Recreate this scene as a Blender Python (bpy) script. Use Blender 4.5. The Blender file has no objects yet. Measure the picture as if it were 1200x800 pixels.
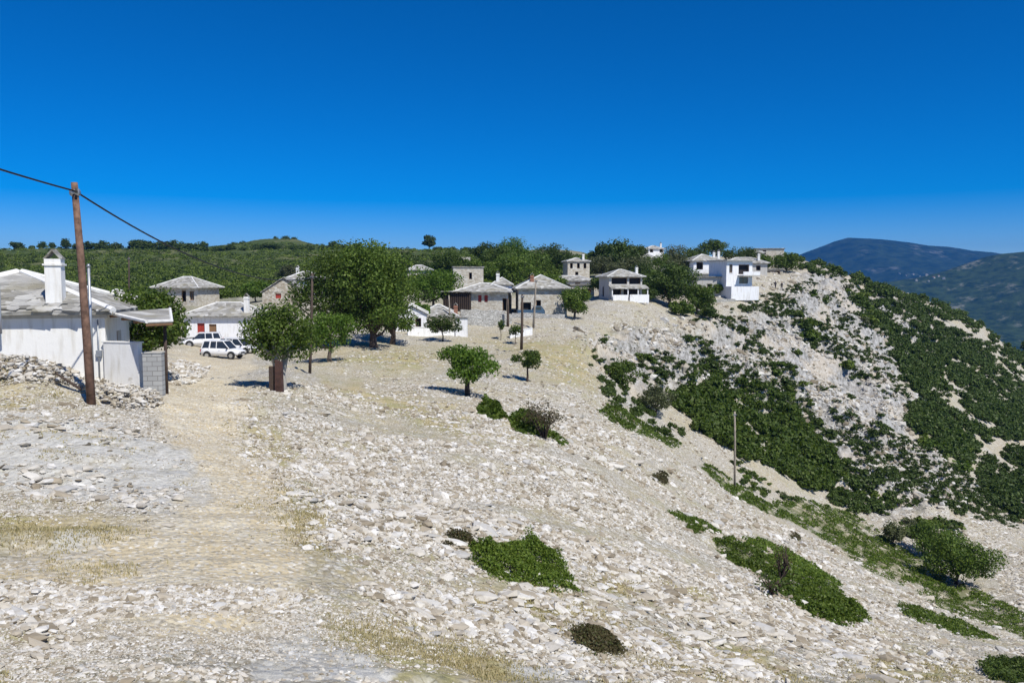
import bpy, math
import numpy as np
from mathutils import Vector, Matrix

R = math.radians
rng = np.random.default_rng(11)
S = bpy.context.scene
COL = S.collection

# ------------------------------------------------------------------ camera
FPX = 933.0
PITCH = math.atan(70 / FPX)
cam = bpy.data.objects.new('camera', bpy.data.cameras.new('camera'))
COL.objects.link(cam)
cam.data.sensor_width = 36
cam.data.lens = 36 * FPX / 1200
cam.location = (0, 0, 0)
cam.rotation_euler = (math.pi / 2 - PITCH, 0, 0)
cam.data.clip_start = 0.1
cam.data.clip_end = 40000
S.camera = cam

# ------------------------------------------------------------------ sky, sun, exposure
to_sun = Vector((0.60, -0.80, 0)).normalized() * math.cos(R(52)) + Vector((0, 0, math.sin(R(52))))
world = bpy.data.worlds.new('World')
S.world = world
world.use_nodes = True
wn = world.node_tree
bg = wn.nodes['Background']
sky = wn.nodes.new('ShaderNodeTexSky')
sky.sky_type = 'NISHITA'
sky.sun_disc = False
sky.sun_elevation = R(52)
sky.sun_rotation = math.atan2(to_sun.x, to_sun.y)
sky.altitude = 3000
sky.air_density = 0.85
sky.dust_density = 0.0
sky.ozone_density = 3.0
hs = wn.nodes.new('ShaderNodeHueSaturation')
hs.inputs['Saturation'].default_value = 1.62
hs.inputs['Value'].default_value = 1.15
hs.inputs['Hue'].default_value = 0.509
wn.links.new(sky.outputs[0], hs.inputs['Color'])
wn.links.new(hs.outputs[0], bg.inputs['Color'])
bg.inputs['Strength'].default_value = 0.100
sun = bpy.data.objects.new('sun', bpy.data.lights.new('sun', 'SUN'))
COL.objects.link(sun)
sun.data.energy = 4.6
sun.data.angle = R(0.5)
sun.data.color = (1.0, 0.96, 0.88)
sun.rotation_euler = to_sun.to_track_quat('Z', 'Y').to_euler()
S.view_settings.view_transform = 'Standard'
S.view_settings.look = 'None'
S.view_settings.gamma = 1
S.view_settings.use_curve_mapping = False
S.view_settings.exposure = 0.12
S.cycles.max_bounces = 6
S.cycles.volume_bounces = 0

# ------------------------------------------------------------------ photograph geometry
CF, SF = math.cos(PITCH), math.sin(PITCH)


def P(px, py, Y):
    cx, cy = (px - 600) / FPX, (400 - py) / FPX
    dy = CF + cy * SF
    dz = -SF + cy * CF
    return np.array([cx / dy * Y, Y, dz / dy * Y])


def project(x, y, z):
    yy = y * CF - z * SF
    zz = y * SF + z * CF
    yy = np.where(yy < 0.3, 0.3, yy)
    return 600 + FPX * x / yy, 400 - FPX * zz / yy


# control points of the land: px, py, distance
CP = [
 (0,800,7),(300,800,8),(600,800,10),(900,800,14),(1200,800,20),
 (0,700,10),(200,700,10.5),(400,700,12),(600,700,15),(700,700,18),(850,700,25),(1000,700,39),
 (0,600,15),(200,600,16),(400,600,19),(600,600,25),(700,600,31),(850,600,56),
 (0,520,21),(200,520,24),(400,520,31),(600,520,39),(700,520,50),
 (0,466,28),(0,432,31.5),(60,432,32),(100,450,32.5),(170,456,33.5),(107,473,28.5),
 (200,450,39),(230,430,60),(262,419,77),(235,407,86),(260,402,96),(200,418,66),
 (400,450,54),(322,455,43),(363,436,58),(400,412,74),(440,404,80),(480,404,86),
 (548,462,55),(617,448,66),(600,412,88),(519,399,90),(611,409,84),(626,383,101),
 (560,366,112),(560,372,110),(560,388,99),(500,397,91),(630,370,112),(587,361,122),
 (700,460,72),(690,420,88),(700,385,105),(673,371,114),(715,352,128),(745,352,130),
 (640,400,93),(760,400,112),(740,440,98),(780,475,95),
 (861,569,80),(800,540,70),(760,505,76),(850,640,38),(1000,750,25),(1000,660,62),
 (1150,760,31),(1120,674,84),(1200,735,62),(940,690,32),(1080,735,36),
 (1200,600,120),(1100,560,116),(1000,560,110),(940,570,98),(900,540,98),(850,500,98),
 (800,470,102),(900,450,122),(1000,450,138),(1100,450,168),(1200,450,235),(1200,520,155),
 (1100,500,138),(820,420,112),(800,380,126),(900,380,143),(862,346,149),(909,341,162),
 (950,345,172),(1000,380,172),(1050,410,185),(985,335,200),(820,350,150),(780,358,140),
 (900,318,205),(900,299,240),(950,308,245),(1000,330,240),(1050,345,235),(1100,361,240),
 (1150,377,262),(1200,392,320),(850,306,215),(800,305,225),(760,303,230),(700,315,205),
 (672,331,165),(680,352,138),(600,335,165),(545,340,140),(500,350,130),(620,312,220),
 (550,303,270),(500,302,300),(600,299,320),(680,300,290),(450,330,170),
 (212,357,125),(340,360,118),(355,345,140),(300,350,150),(100,352,150),(0,352,150),
 (200,338,190),(400,330,200),(0,325,250),(200,318,270),(400,310,300),
 (320,284,640),(270,290,620),(370,289,620),(320,296,420),(0,293,430),(100,294,430),(200,295,430),(300,294,440),(400,293,430),(470,294,420),
 (540,295,400),(600,295,380),(680,297,350),
 (-150,800,6.5),(-200,600,14),(-300,460,28),(-300,360,150),(-200,290,430),
 (1350,800,24),(1400,700,60),(1400,600,120),(1400,480,260),(1350,430,330),
]
# points given directly in metres (under the photographer, at the sides, behind the ridges)
WP = [(0,0,-1.7),(-4,2,-1.6),(5,2,-3.2),(0,-6,-1.2),(-10,0,-1.0),(12,0,-6),(-25,10,-1.8),(30,8,-14),
      (60,20,-28),(120,60,-50),(200,150,-70),(-60,30,0),(-120,80,4),(-300,200,14),(-500,300,20),
      (20,-11,-9),(-20,-11,0),(320,350,-75),(200,320,-45),(150,330,-25),(100,330,-6),(60,340,2),
      (400,600,-150),(200,600,-110),(60,600,-50),(0,650,-20),(-100,700,6),(-300,700,10),(-500,700,12),
      (900,1200,-230),(300,1300,-220),(0,1400,-150),(-500,1400,-60),(-1200,1300,-40),(700,500,-170)]
C = np.array([P(*c) for c in CP] + [np.array(w, float) for w in WP])
OY = 12.0


def uv(x, y):
    r = np.hypot(x, y + OY)
    return np.arctan2(x, y + OY), np.log(r), r


cu, cv, cr = uv(C[:, 0], C[:, 1])
KU = 2.6


def tps(d2):
    return 0.5 * d2 * np.log(d2 + 1e-9)


n = len(C)
A = tps((KU * (cu[:, None] - cu)) ** 2 + (cv[:, None] - cv) ** 2)
A[np.diag_indices(n)] += 0.0015
Q = np.stack([np.ones(n), KU * cu, cv], 1)
M = np.block([[A, Q], [Q.T, np.zeros((3, 3))]])
W_ = np.linalg.solve(M, np.r_[C[:, 2] / cr, 0, 0, 0])
NU, NV = 420, 420
U0, U1, V0, V1 = -1.62, 1.62, math.log(1.0), math.log(1700)
gu = np.linspace(U0, U1, NU)
gv = np.linspace(V0, V1, NV)
GU, GV = np.meshgrid(gu, gv, indexing='ij')
E = np.zeros(GU.shape)
for i in range(NU):
    a = tps((KU * (GU[i][:, None] - cu)) ** 2 + (GV[i][:, None] - cv) ** 2)
    E[i] = a @ W_[:n] + W_[n] + W_[n + 1] * KU * GU[i] + W_[n + 2] * GV[i]


def hsmooth(x, y):
    u, v, r = uv(x, y)
    fu = np.clip((u - U0) / (U1 - U0) * (NU - 1), 0, NU - 1.001)
    fv = np.clip((v - V0) / (V1 - V0) * (NV - 1), 0, NV - 1.001)
    iu, iv = fu.astype(int), fv.astype(int)
    a, b = fu - iu, fv - iv
    e = (E[iu, iv] * (1 - a) * (1 - b) + E[iu + 1, iv] * a * (1 - b) + E[iu, iv + 1] * (1 - a) * b + E[iu + 1, iv + 1] * a * b)
    return e * r


LAT = np.random.default_rng(5).random((256, 256))


def vn(x, y, s=0):
    x = x + s * 37.7; y = y + s * 91.3
    ix, iy = np.floor(x).astype(int), np.floor(y).astype(int)
    fx, fy = x - ix, y - iy
    fx = fx * fx * (3 - 2 * fx); fy = fy * fy * (3 - 2 * fy)
    g = lambda i, j: LAT[i & 255, j & 255]
    return (g(ix, iy) * (1 - fx) + g(ix + 1, iy) * fx) * (1 - fy) + (g(ix, iy + 1) * (1 - fx) + g(ix + 1, iy + 1) * fx) * fy


def fbm(x, y, o=4, s=0):
    t = 0; a = 1; k = 0
    for i in range(o):
        t = t + a * vn(x, y, s + i); k += a
        x = x * 2.03; y = y * 2.03; a *= 0.5
    return t / k


def polymask(px, py, poly, soft):
    """1 inside the outline, falling to 0 over `soft`, for the plan of a patch of ground"""
    poly = np.array(poly, float)
    ins = np.zeros(px.shape, bool)
    d2 = np.full(px.shape, 1e12)
    for k in range(len(poly)):
        (x0, y0), (x1, y1) = poly[k], poly[(k + 1) % len(poly)]
        with np.errstate(divide='ignore', invalid='ignore'):
            c = ((y0 > py) != (y1 > py)) & (px < (x1 - x0) * (py - y0) / (y1 - y0 + 1e-12) + x0)
        ins ^= c
        ex, ey = x1 - x0, y1 - y0
        t = np.clip(((px - x0) * ex + (py - y0) * ey) / (ex * ex + ey * ey + 1e-9), 0, 1)
        d2 = np.minimum(d2, (px - x0 - t * ex) ** 2 + (py - y0 - t * ey) ** 2)
    d = np.sqrt(d2) * np.where(ins, 1, -1)
    return np.clip(0.5 + d / soft, 0, 1)


CRAG = [(690,400),(760,388),(860,380),(925,350),(960,318),(1010,332),(1110,385),(1060,440),(1075,520),(1140,570),(1110,600),
        (1060,605),(1020,600),(960,560),(880,470),(820,450),(760,480),(710,440)]
PATH = [(195,415),(300,412),(285,440),(292,470),(290,510),(330,560),(350,620),(365,680),(330,720),(230,745),(60,730),(-60,700),
        (-60,650),(60,655),(160,615),(235,580),(225,540),(190,500),(195,455)]
SLAB = [[(-40,478),(60,486),(170,510),(225,535),(240,585),(200,600),(120,590),(-40,560)],
        [(50,632),(110,625),(140,660),(70,670)],
        [(290,800),(330,735),(420,760),(480,800)],
        [(560,740),(640,745),(800,800),(600,800)],
        [(340,580),(470,590),(470,620),(360,610)],
        [(-20,665),(40,672),(30,690),(-20,690)]]
GRASS = [[(370,725),(470,715),(560,745),(640,800),(480,800),(430,765)],
         [(560,680),(640,690),(720,730),(760,760),(640,735),(560,712)],
         [(690,672),(790,690),(860,715),(800,720),(700,700)],
         [(345,560),(372,600),(382,650),(360,640)],
         [(292,480),(345,530),(340,552),(305,525)],
         [(370,440),(520,470),(560,500),(640,520),(560,520),(400,470)],
         [(-20,590),(80,600),(170,612),(120,640),(-20,640)],
         [(-20,452),(30,452),(60,468),(30,478),(-20,478)],
                  [(640,400),(760,380),(860,390),(780,430),(690,430)],
         [(540,400),(700,400),(700,470),(640,440),(560,410)],
         [(740,740),(870,760),(960,800),(800,800)],
         [(1050,760),(1160,790),(1100,800),(1000,800)],
         [(350,425),(470,405),(560,420),(480,440)]]
GREEN = [[(-200,345),(-200,280),(560,280),(720,290),(700,325),(560,345),(330,350),(100,350)]]


TURF = [
 [(545,648),(562,655),(600,645),(624,641),(642,662),(680,700),(655,697),(610,684),(574,676),(560,662)],
 [(526,642),(545,640),(562,645),(558,652),(538,650),(524,648)],
 [(674,748),(700,746),(722,757),(726,766),(700,764),(676,757)],
 [(838,637),(862,640),(900,660),(930,680),(920,690),(880,668),(850,650)],
 [(870,636),(895,636),(920,645),(950,662),(985,690),(960,692),(930,678),(900,658),(880,648)],
 [(905,682),(930,680),(975,690),(1000,708),(1016,731),(990,730),(950,718),(920,700)],
 [(1052,714),(1075,716),(1120,728),(1168,752),(1140,750),(1090,738),(1062,728)],
 [(780,600),(796,603),(822,614),(846,628),(838,630),(810,616),(788,608)],
 [(806,619),(820,621),(824,627),(810,625)],
 [(820,544),(836,549),(870,573),(905,596),(930,606),(925,610),(900,602),(860,581),(832,558)],
 [(900,594),(940,585),(1000,605),(1050,640),(1100,668),(1150,700),(1120,705),(1060,682),(1000,652),(950,622)],
 [(985,645),(1020,652),(1070,680),(1060,686),(1020,668)],
 [(1074,694),(1110,690),(1170,722),(1215,752),(1200,748),(1150,732),(1100,712)],
 [(1120,690),(1150,695),(1215,728),(1215,745),(1160,715)],
 [(560,484),(572,472),(586,478),(594,494),(580,494)],
 [(597,494),(608,489),(626,492),(636,500),(640,512),(622,514),(606,507)],
 [(640,508),(652,512),(668,524),(660,525),(646,518)],
 [(1150,776),(1180,778),(1215,790),(1215,815),(1165,800)],
 [(700,482),(728,480),(760,500),(798,521),(790,524),(745,508),(712,492)],
 [(764,560),(776,556),(782,562),(780,568),(770,564)],
 [(925,627),(934,626),(937,632),(928,634)]]


def masks(x, y, z):
    px, py = project(x, y, z)
    ok = y > 2
    j = (fbm(px / 22, py / 12, 3, 3) - 0.5)
    jx, jy = px + j * 60, py + (fbm(px / 26, py / 14, 3, 7) - 0.5) * 30
    m = {}
    m['path'] = polymask(jx, jy, PATH, 26) * ok
    m['crag'] = polymask(px + j * 40, jy, CRAG, 24) * ok
    m['slab'] = np.max([polymask(jx, jy, p, 10) for p in SLAB], 0) * ok
    m['grass'] = np.max([polymask(jx, jy, p, 22) for p in GRASS], 0) * ok
    m['turf'] = np.max([polymask(px + j * 14, py, p, 4) for p in TURF], 0) * ok
    m['green'] = np.maximum(np.max([polymask(px, jy, p, 20) for p in GREEN], 0) * ok,
                            np.clip((np.hypot(x, y) - 330) / 100, 0, 1))
    return m, px, py


def detail(x, y, zs, m, px=None):
    r = np.hypot(x, y)
    a = np.clip(r / 25, 0.35, 1)
    # beds of rock run down the slope to the right: a turned frame
    s = 0.42 * y + x * 0.9; t = 0.9 * y - 0.42 * x
    d = (fbm(x / 6, y / 6, 3, 1) - 0.5) * 0.55 * a
    d += (fbm(s / 2.2, t / 0.7, 3, 2) - 0.5) * 0.22
    led = fbm(s / 7, t / 1.3, 4, 5)
    d += (1 - m['path'] * 0.6) * 0.35 * np.clip(led - 0.52, 0, 1) * 2
    d += m['slab'] * ((fbm(s / 3, t / 1.2, 3, 9) - 0.4) * 0.2)
    d += (fbm(x / 0.35, y / 0.35, 2, 4) - 0.5) * 0.06
    c1 = 1 - np.abs(2 * fbm(s / 16, t / 7, 4, 12) - 1)
    c2 = fbm(s / 4, t / 1.6, 4, 15)
    d += m['crag'] * ((c1 ** 3 - 0.3) * 3.2 + (c2 - 0.5) * 2.4)
    d += np.clip((r - 250) / 150, 0, 1) * (fbm(x / 40, y / 40, 4, 8) - 0.5) * 7
    # rubble heap below the white house
    d += 0.9 * np.exp(-(((x + 19.5) / 2.6) ** 2 + ((y - 30.2) / 1.5) ** 2))
    return d


PADS = []


def H(x, y):
    x = np.asarray(x, float); y = np.asarray(y, float)
    z = hsmooth(x, y)
    m, px, py = masks(x, y, z)
    d = detail(x, y, z, m)
    for (cx, cy, rad) in PADS:          # ground levelled round each house
        q = np.clip((np.hypot(x - cx, y - cy) / rad - 0.75) / 0.5, 0, 1)
        d = d * q
    return z + d


def Hp(x, y):
    return float(H(np.array([x]), np.array([y]))[0])


def ground_hit(px, py, y0=5, y1=900):
    """where the line of sight through a pixel meets the land (vectorised)"""
    px = np.asarray(px, float); py = np.asarray(py, float)
    cx, cy = (px - 600) / FPX, (400 - py) / FPX
    dy = CF + cy * SF; dz = (-SF + cy * CF) / dy; dx = cx / dy
    out = np.full(px.shape, np.nan)
    Ys = np.exp(np.linspace(math.log(y0), math.log(y1), 520))
    for Y in Ys:
        todo = np.isnan(out)
        if not todo.any(): break
        h = hsmooth(dx[todo] * Y, np.full(todo.sum(), Y))
        hit = dz[todo] * Y < h
        idx = np.where(todo)[0][hit]
        out[idx] = Y
    return dx * out, out


# ------------------------------------------------------------------ materials
def mat(name, rough=0.9, spec=0.3):
    m = bpy.data.materials.new(name); m.use_nodes = True
    nt = m.node_tree; b = nt.nodes['Principled BSDF']
    b.inputs['Roughness'].default_value = rough
    b.inputs['Specular IOR Level'].default_value = spec
    return m, nt, b


def N(nt, t, **kw):
    nd = nt.nodes.new('ShaderNode' + t)
    for k, v in kw.items():
        if k in nd.inputs: nd.inputs[k].default_value = v
        else: setattr(nd, k, v)
    return nd


def L(nt, a, b): nt.links.new(a, b)


def mixc(nt, fac, a, b, mode='MIX'):
    nd = nt.nodes.new('ShaderNodeMix'); nd.data_type = 'RGBA'; nd.blend_type = mode
    for s, v in ((0, fac), (6, a), (7, b)):
        if hasattr(v, 'is_linked'): L(nt, v, nd.inputs[s])
        elif v is not None: nd.inputs[s].default_value = (*v, 1) if isinstance(v, tuple) else v
    return nd.outputs[2]


def ramp(nt, src, stops):
    nd = nt.nodes.new('ShaderNodeValToRGB'); L(nt, src, nd.inputs[0])
    el = nd.color_ramp.elements
    while len(el) < len(stops): el.new(0.5)
    for e, (p, c) in zip(el, stops):
        e.position = p; e.color = (*c, 1) if isinstance(c, tuple) else (c, c, c, 1)
    return nd.outputs[0]


def mth(nt, op, a, b=None, clamp=False):
    nd = nt.nodes.new('ShaderNodeMath'); nd.operation = op; nd.use_clamp = clamp
    for i, v in enumerate((a, b)):
        if v is None: continue
        if hasattr(v, 'is_linked'): L(nt, v, nd.inputs[i])
        else: nd.inputs[i].default_value = v
    return nd.outputs[0]


def bump(nt, b, h, strength, dist, prev=None):
    nd = N(nt, 'Bump'); nd.inputs['Strength'].default_value = strength; nd.inputs['Distance'].default_value = dist
    L(nt, h, nd.inputs['Height'])
    if prev is not None: L(nt, prev, nd.inputs['Normal'])
    L(nt, nd.outputs[0], b.inputs['Normal']); return nd.outputs[0]


def ground_material():
    m, nt, b = mat('ground', 0.95, 0.15)
    co = N(nt, 'TexCoord').outputs['Object']
    def noise(s, d=5, r=0.6, vec=None):
        q = N(nt, 'TexNoise'); q.inputs['Scale'].default_value = s; q.inputs['Detail'].default_value = d
        q.inputs['Roughness'].default_value = r; L(nt, vec or co, q.inputs['Vector']); return q.outputs[0]
    def vor(s, feat='F1', vec=None):
        q = N(nt, 'TexVoronoi'); q.feature = feat; q.inputs['Scale'].default_value = s
        L(nt, vec or co, q.inputs['Vector']); return q
    mp = N(nt, 'Mapping'); L(nt, co, mp.inputs[0]); mp.inputs['Rotation'].default_value = (0, 0, R(-65)); mp.inputs['Scale'].default_value = (1.6, .45, 1.6)
    st = mp.outputs[0]
    at = lambda n_: N(nt, 'Attribute', attribute_name=n_).outputs['Fac']
    v1, v2, v3 = vor(7), vor(19), vor(1.6, vec=st)
    e1 = vor(7, 'DISTANCE_TO_EDGE').outputs['Distance']
    sep = lambda v: N(nt, 'SeparateColor') 
    s1 = N(nt, 'SeparateColor'); L(nt, v1.outputs['Color'], s1.inputs[0])
    s2 = N(nt, 'SeparateColor'); L(nt, v2.outputs['Color'], s2.inputs[0])
    stone1 = ramp(nt, s1.outputs[0], [(0, (.26, .235, .185)), (.3, (.43, .40, .335)), (.65, (.57, .55, .49)), (1, (.76, .75, .71))])
    stone2 = ramp(nt, s2.outputs[1], [(0, (.24, .205, .15)), (.35, (.45, .41, .33)), (.7, (.58, .545, .465)), (1, (.78, .76, .71))])
    soil = ramp(nt, noise(1.3, 6, .65), [(.3, (.25, .215, .14)), (.5, (.37, .33, .24)), (.7, (.50, .465, .375))])
    base = mixc(nt, ramp(nt, noise(.55, 4), [(.42, 0.0), (.58, 1.0)]), stone2, stone1)
    gaps = ramp(nt, e1, [(0.0, 1.0), (.14, 0.0)])
    base = mixc(nt, mth(nt, 'MULTIPLY', gaps, .75), base, (.17, .14, .09))
    base = mixc(nt, ramp(nt, noise(2.1, 6, .7), [(.50, 0.0), (.64, .5)]), base, soil)
    # dry grass
    straw = ramp(nt, noise(9, 6, .75), [(.3, (.20, .165, .085)), (.5, (.38, .32, .18)), (.7, (.55, .475, .30))])
    moss = ramp(nt, noise(.8, 5, .6), [(.46, (.42, .355, .20)), (.58, (.27, .285, .125))])
    straw = mixc(nt, .45, straw, moss)
    gm = mth(nt, 'MULTIPLY', at('grass'), ramp(nt, noise(3.2, 6, .75), [(.30, .25), (.46, 1.0)]))
    gn = mth(nt, 'MULTIPLY', ramp(nt, noise(.23, 5, .65), [(.46, 0.0), (.58, .8)]), ramp(nt, noise(4, 5, .75), [(.42, 0.0), (.6, 1.0)]))
    base = mixc(nt, mth(nt, 'MAXIMUM', gm, gn), base, straw)
    # trodden path
    pathc = ramp(nt, noise(.9, 7, .7), [(.3, (.48, .385, .23)), (.5, (.58, .495, .335)), (.68, (.66, .60, .46))])
    pathc = mixc(nt, mth(nt, 'MULTIPLY', ramp(nt, s2.outputs[0], [(.45, 0.0), (.6, 1.0)]), .75), pathc, stone2)
    # bare rock sheets
    rk = ramp(nt, noise(2.5, 8, .72, st), [(.28, (.26, .245, .21)), (.42, (.46, .45, .41)), (.6, (.57, .56, .52)), (.8, (.68, .67, .64))])
    rk = mixc(nt, ramp(nt, noise(6, 6, .8, st), [(.38, .6), (.46, 0.0)]), rk, (.30, .28, .24))
    base = mixc(nt, mth(nt, 'MULTIPLY', at('slab'), ramp(nt, noise(1.1, 5, .7), [(.32, 0.0), (.48, .95)])), base, rk)
    base = mixc(nt, mth(nt, 'MULTIPLY', at('path'), ramp(nt, noise(1.7, 5, .7), [(.22, .7), (.42, 1.0)])), base, pathc)
    # crag limestone, streaked
    mp2 = N(nt, 'Mapping'); L(nt, co, mp2.inputs[0]); mp2.inputs['Rotation'].default_value = (0, 0, R(-65)); mp2.inputs['Scale'].default_value = (.9, .22, .6)
    cr_ = ramp(nt, noise(1.7, 10, .8, mp2.outputs[0]), [(.38, (.05, .05, .045)), (.46, (.25, .245, .235)), (.56, (.42, .415, .41)), (.7, (.60, .595, .59))])
    tanp = ramp(nt, noise(.12, 5, .6), [(.5, 0.0), (.6, .8)])
    cr_ = mixc(nt, tanp, cr_, ramp(nt, noise(1.5, 7, .75), [(.35, (.34, .28, .20)), (.5, (.50, .44, .36)), (.65, (.60, .56, .5))]))
    base = mixc(nt, mth(nt, 'MULTIPLY', at('crag'), .9), base, cr_)
    gr = ramp(nt, noise(.11, 8, .75), [(.36, (.045, .07, .018)), (.58, (.075, .10, .03)), (.66, (.20, .19, .12)), (.74, (.5, .47, .41))])
    base = mixc(nt, at('green'), base, gr)
    base = mixc(nt, mth(nt, 'MULTIPLY', at('turf'), ramp(nt, noise(1.1, 4), [(.42, 0.0), (.5, .8)])), base, (.085, .11, .028))
    ter = ramp(nt, noise(.035, 5, .6), [(.5, 0.0), (.62, .35)])
    base = mixc(nt, ter, base, mixc(nt, .5, base, (.45, .36, .24)))
    L(nt, base, b.inputs['Base Color'])
    n1 = bump(nt, b, mth(nt, 'MULTIPLY', v1.outputs['Distance'], -1.0), .8, .05)
    n2 = bump(nt, b, noise(9, 8, .75), .7, .025, n1)
    bump(nt, b, noise(1.6, 9, .75), .6, .10, n2)
    return m


def leaf_material(name, c1, c2, c3=None, trans=.3):
    m, nt, b = mat(name, .55, .25)
    g = N(nt, 'NewGeometry')
    oi = N(nt, 'ObjectInfo')
    c = ramp(nt, g.outputs['Random Per Island'], [(0, c1), (.6, c2), (1, c3 or c2)])
    hsn = N(nt, 'HueSaturation'); L(nt, c, hsn.inputs['Color'])
    v = mth(nt, 'ADD', mth(nt, 'MULTIPLY', oi.outputs['Random'], .4), .8)
    L(nt, v, hsn.inputs['Value'])
    L(nt, hsn.outputs[0], b.inputs['Base Color'])
    tr = N(nt, 'BsdfTranslucent'); 
    tc = mixc(nt, 1.0, hsn.outputs[0], (1.5, 1.6, .7), 'MULTIPLY')
    L(nt, tc, tr.inputs['Color'])
    mx = N(nt, 'MixShader'); mx.inputs[0].default_value = trans
    L(nt, b.outputs[0], mx.inputs[1]); L(nt, tr.outputs[0], mx.inputs[2])
    L(nt, mx.outputs[0], nt.nodes['Material Output'].inputs[0])
    return m


def plain(name, c, rough=.8, spec=.3, var=.12, scale=3.0, bumpd=0.0, metal=0.0):
    m, nt, b = mat(name, rough, spec)
    co = N(nt, 'TexCoord').outputs['Object']
    q = N(nt, 'TexNoise'); q.inputs['Scale'].default_value = scale; q.inputs['Detail'].default_value = 7; q.inputs['Roughness'].default_value = .65
    L(nt, co, q.inputs['Vector'])
    lo = tuple(x * (1 - var) for x in c); hi = tuple(min(.9, x * (1 + var * .6)) for x in c)
    L(nt, ramp(nt, q.outputs[0], [(.35, lo), (.6, hi)]), b.inputs['Base Color'])
    b.inputs['Metallic'].default_value = metal
    if bumpd: bump(nt, b, q.outputs[0], .6, bumpd)
    return m


def wash_material(name, c):
    """limewashed plaster with weather streaks and bare spots"""
    m, nt, b = mat(name, .9, .2)
    co = N(nt, 'TexCoord').outputs['Object']
    mp = N(nt, 'Mapping'); L(nt, co, mp.inputs[0]); mp.inputs['Scale'].default_value = (2.2, 2.2, .35)
    q = N(nt, 'TexNoise'); q.inputs['Scale'].default_value = 2.0; q.inputs['Detail'].default_value = 8; L(nt, mp.outputs[0], q.inputs['Vector'])
    w = N(nt, 'TexNoise'); w.inputs['Scale'].default_value = 1.3; w.inputs['Detail'].default_value = 9; w.inputs['Roughness'].default_value = .75; L(nt, co, w.inputs['Vector'])
    c0 = mixc(nt, ramp(nt, q.outputs[0], [(.5, 0.0), (.72, .55)]), c, (c[0] * .68, c[1] * .64, c[2] * .56))
    c1 = mixc(nt, ramp(nt, w.outputs[0], [(.60, 0.0), (.66, .6)]), c0, (.46, .41, .33))
    L(nt, c1, b.inputs['Base Color'])
    bump(nt, b, w.outputs[0], .5, .05)
    return m


def masonry_material(name, cols, scale=2.6, gap=(.30, .27, .22), stretch=1.7, gw=.05):
    m, nt, b = mat(name, .92, .2)
    co = N(nt, 'TexCoord').outputs['Object']
    mp = N(nt, 'Mapping'); L(nt, co, mp.inputs[0]); mp.inputs['Scale'].default_value = (1, 1, stretch)
    v = N(nt, 'TexVoronoi'); v.inputs['Scale'].default_value = scale; L(nt, mp.outputs[0], v.inputs['Vector'])
    e = N(nt, 'TexVoronoi'); e.feature = 'DISTANCE_TO_EDGE'; e.inputs['Scale'].default_value = scale; L(nt, mp.outputs[0], e.inputs['Vector'])
    s_ = N(nt, 'SeparateColor'); L(nt, v.outputs['Color'], s_.inputs[0])
    c = ramp(nt, s_.outputs[0], [(i / (len(cols) - 1), k) for i, k in enumerate(cols)])
    g = ramp(nt, e.outputs['Distance'], [(0, 1.0), (gw, 0.0)])
    c = mixc(nt, g, c, gap)
    L(nt, c, b.inputs['Base Color'])
    bump(nt, b, e.outputs['Distance'], .8, .08)
    return m


def blocks_material():
    m, nt, b = mat('concrete_blocks', .9, .2)
    co = N(nt, 'TexCoord').outputs['Object']
    mp = N(nt, 'Mapping'); L(nt, co, mp.inputs[0]); mp.inputs['Rotation'].default_value = (R(90), 0, 0)
    k = N(nt, 'TexBrick'); L(nt, mp.outputs[0], k.inputs['Vector'])
    k.inputs['Color1'].default_value = (.42, .42, .40, 1); k.inputs['Color2'].default_value = (.34, .34, .33, 1)
    k.inputs['Mortar'].default_value = (.22, .21, .2, 1); k.inputs['Scale'].default_value = 1.0
    k.inputs['Brick Width'].default_value = .4; k.inputs['Row Height'].default_value = .2; k.inputs['Mortar Size'].default_value = .015
    L(nt, k.outputs[0], b.inputs['Base Color'])
    return m


def slate_material():
    m, nt, b = mat('slate_roof', .85, .3)
    co = N(nt, 'TexCoord').outputs['Object']
    mp = N(nt, 'Mapping'); L(nt, co, mp.inputs[0]); mp.inputs['Scale'].default_value = (1, 1, 2.5)
    v = N(nt, 'TexVoronoi'); v.inputs['Scale'].default_value = 1.9; L(nt, mp.outputs[0], v.inputs['Vector'])
    s_ = N(nt, 'SeparateColor'); L(nt, v.outputs['Color'], s_.inputs[0])
    c = ramp(nt, s_.outputs[0], [(0, (.20, .19, .165)), (.4, (.31, .30, .275)), (.8, (.42, .41, .385)), (1, (.54, .53, .50))])
    q = N(nt, 'TexNoise'); q.inputs['Scale'].default_value = .8; q.inputs['Detail'].default_value = 7; L(nt, co, q.inputs['Vector'])
    c = mixc(nt, ramp(nt, q.outputs[0], [(.5, 0.0), (.65, .6)]), c, (.27, .245, .17))
    L(nt, c, b.inputs['Base Color'])
    w = N(nt, 'TexWave'); w.inputs['Scale'].default_value = 1.2; w.bands_direction = 'Z'; w.wave_profile = 'SAW'; w.inputs['Distortion'].default_value = 1.2
    L(nt, co, w.inputs['Vector'])
    bump(nt, b, mth(nt, 'ADD', v.outputs['Distance'], w.outputs['Fac']), .9, .08)
    return m


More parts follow.
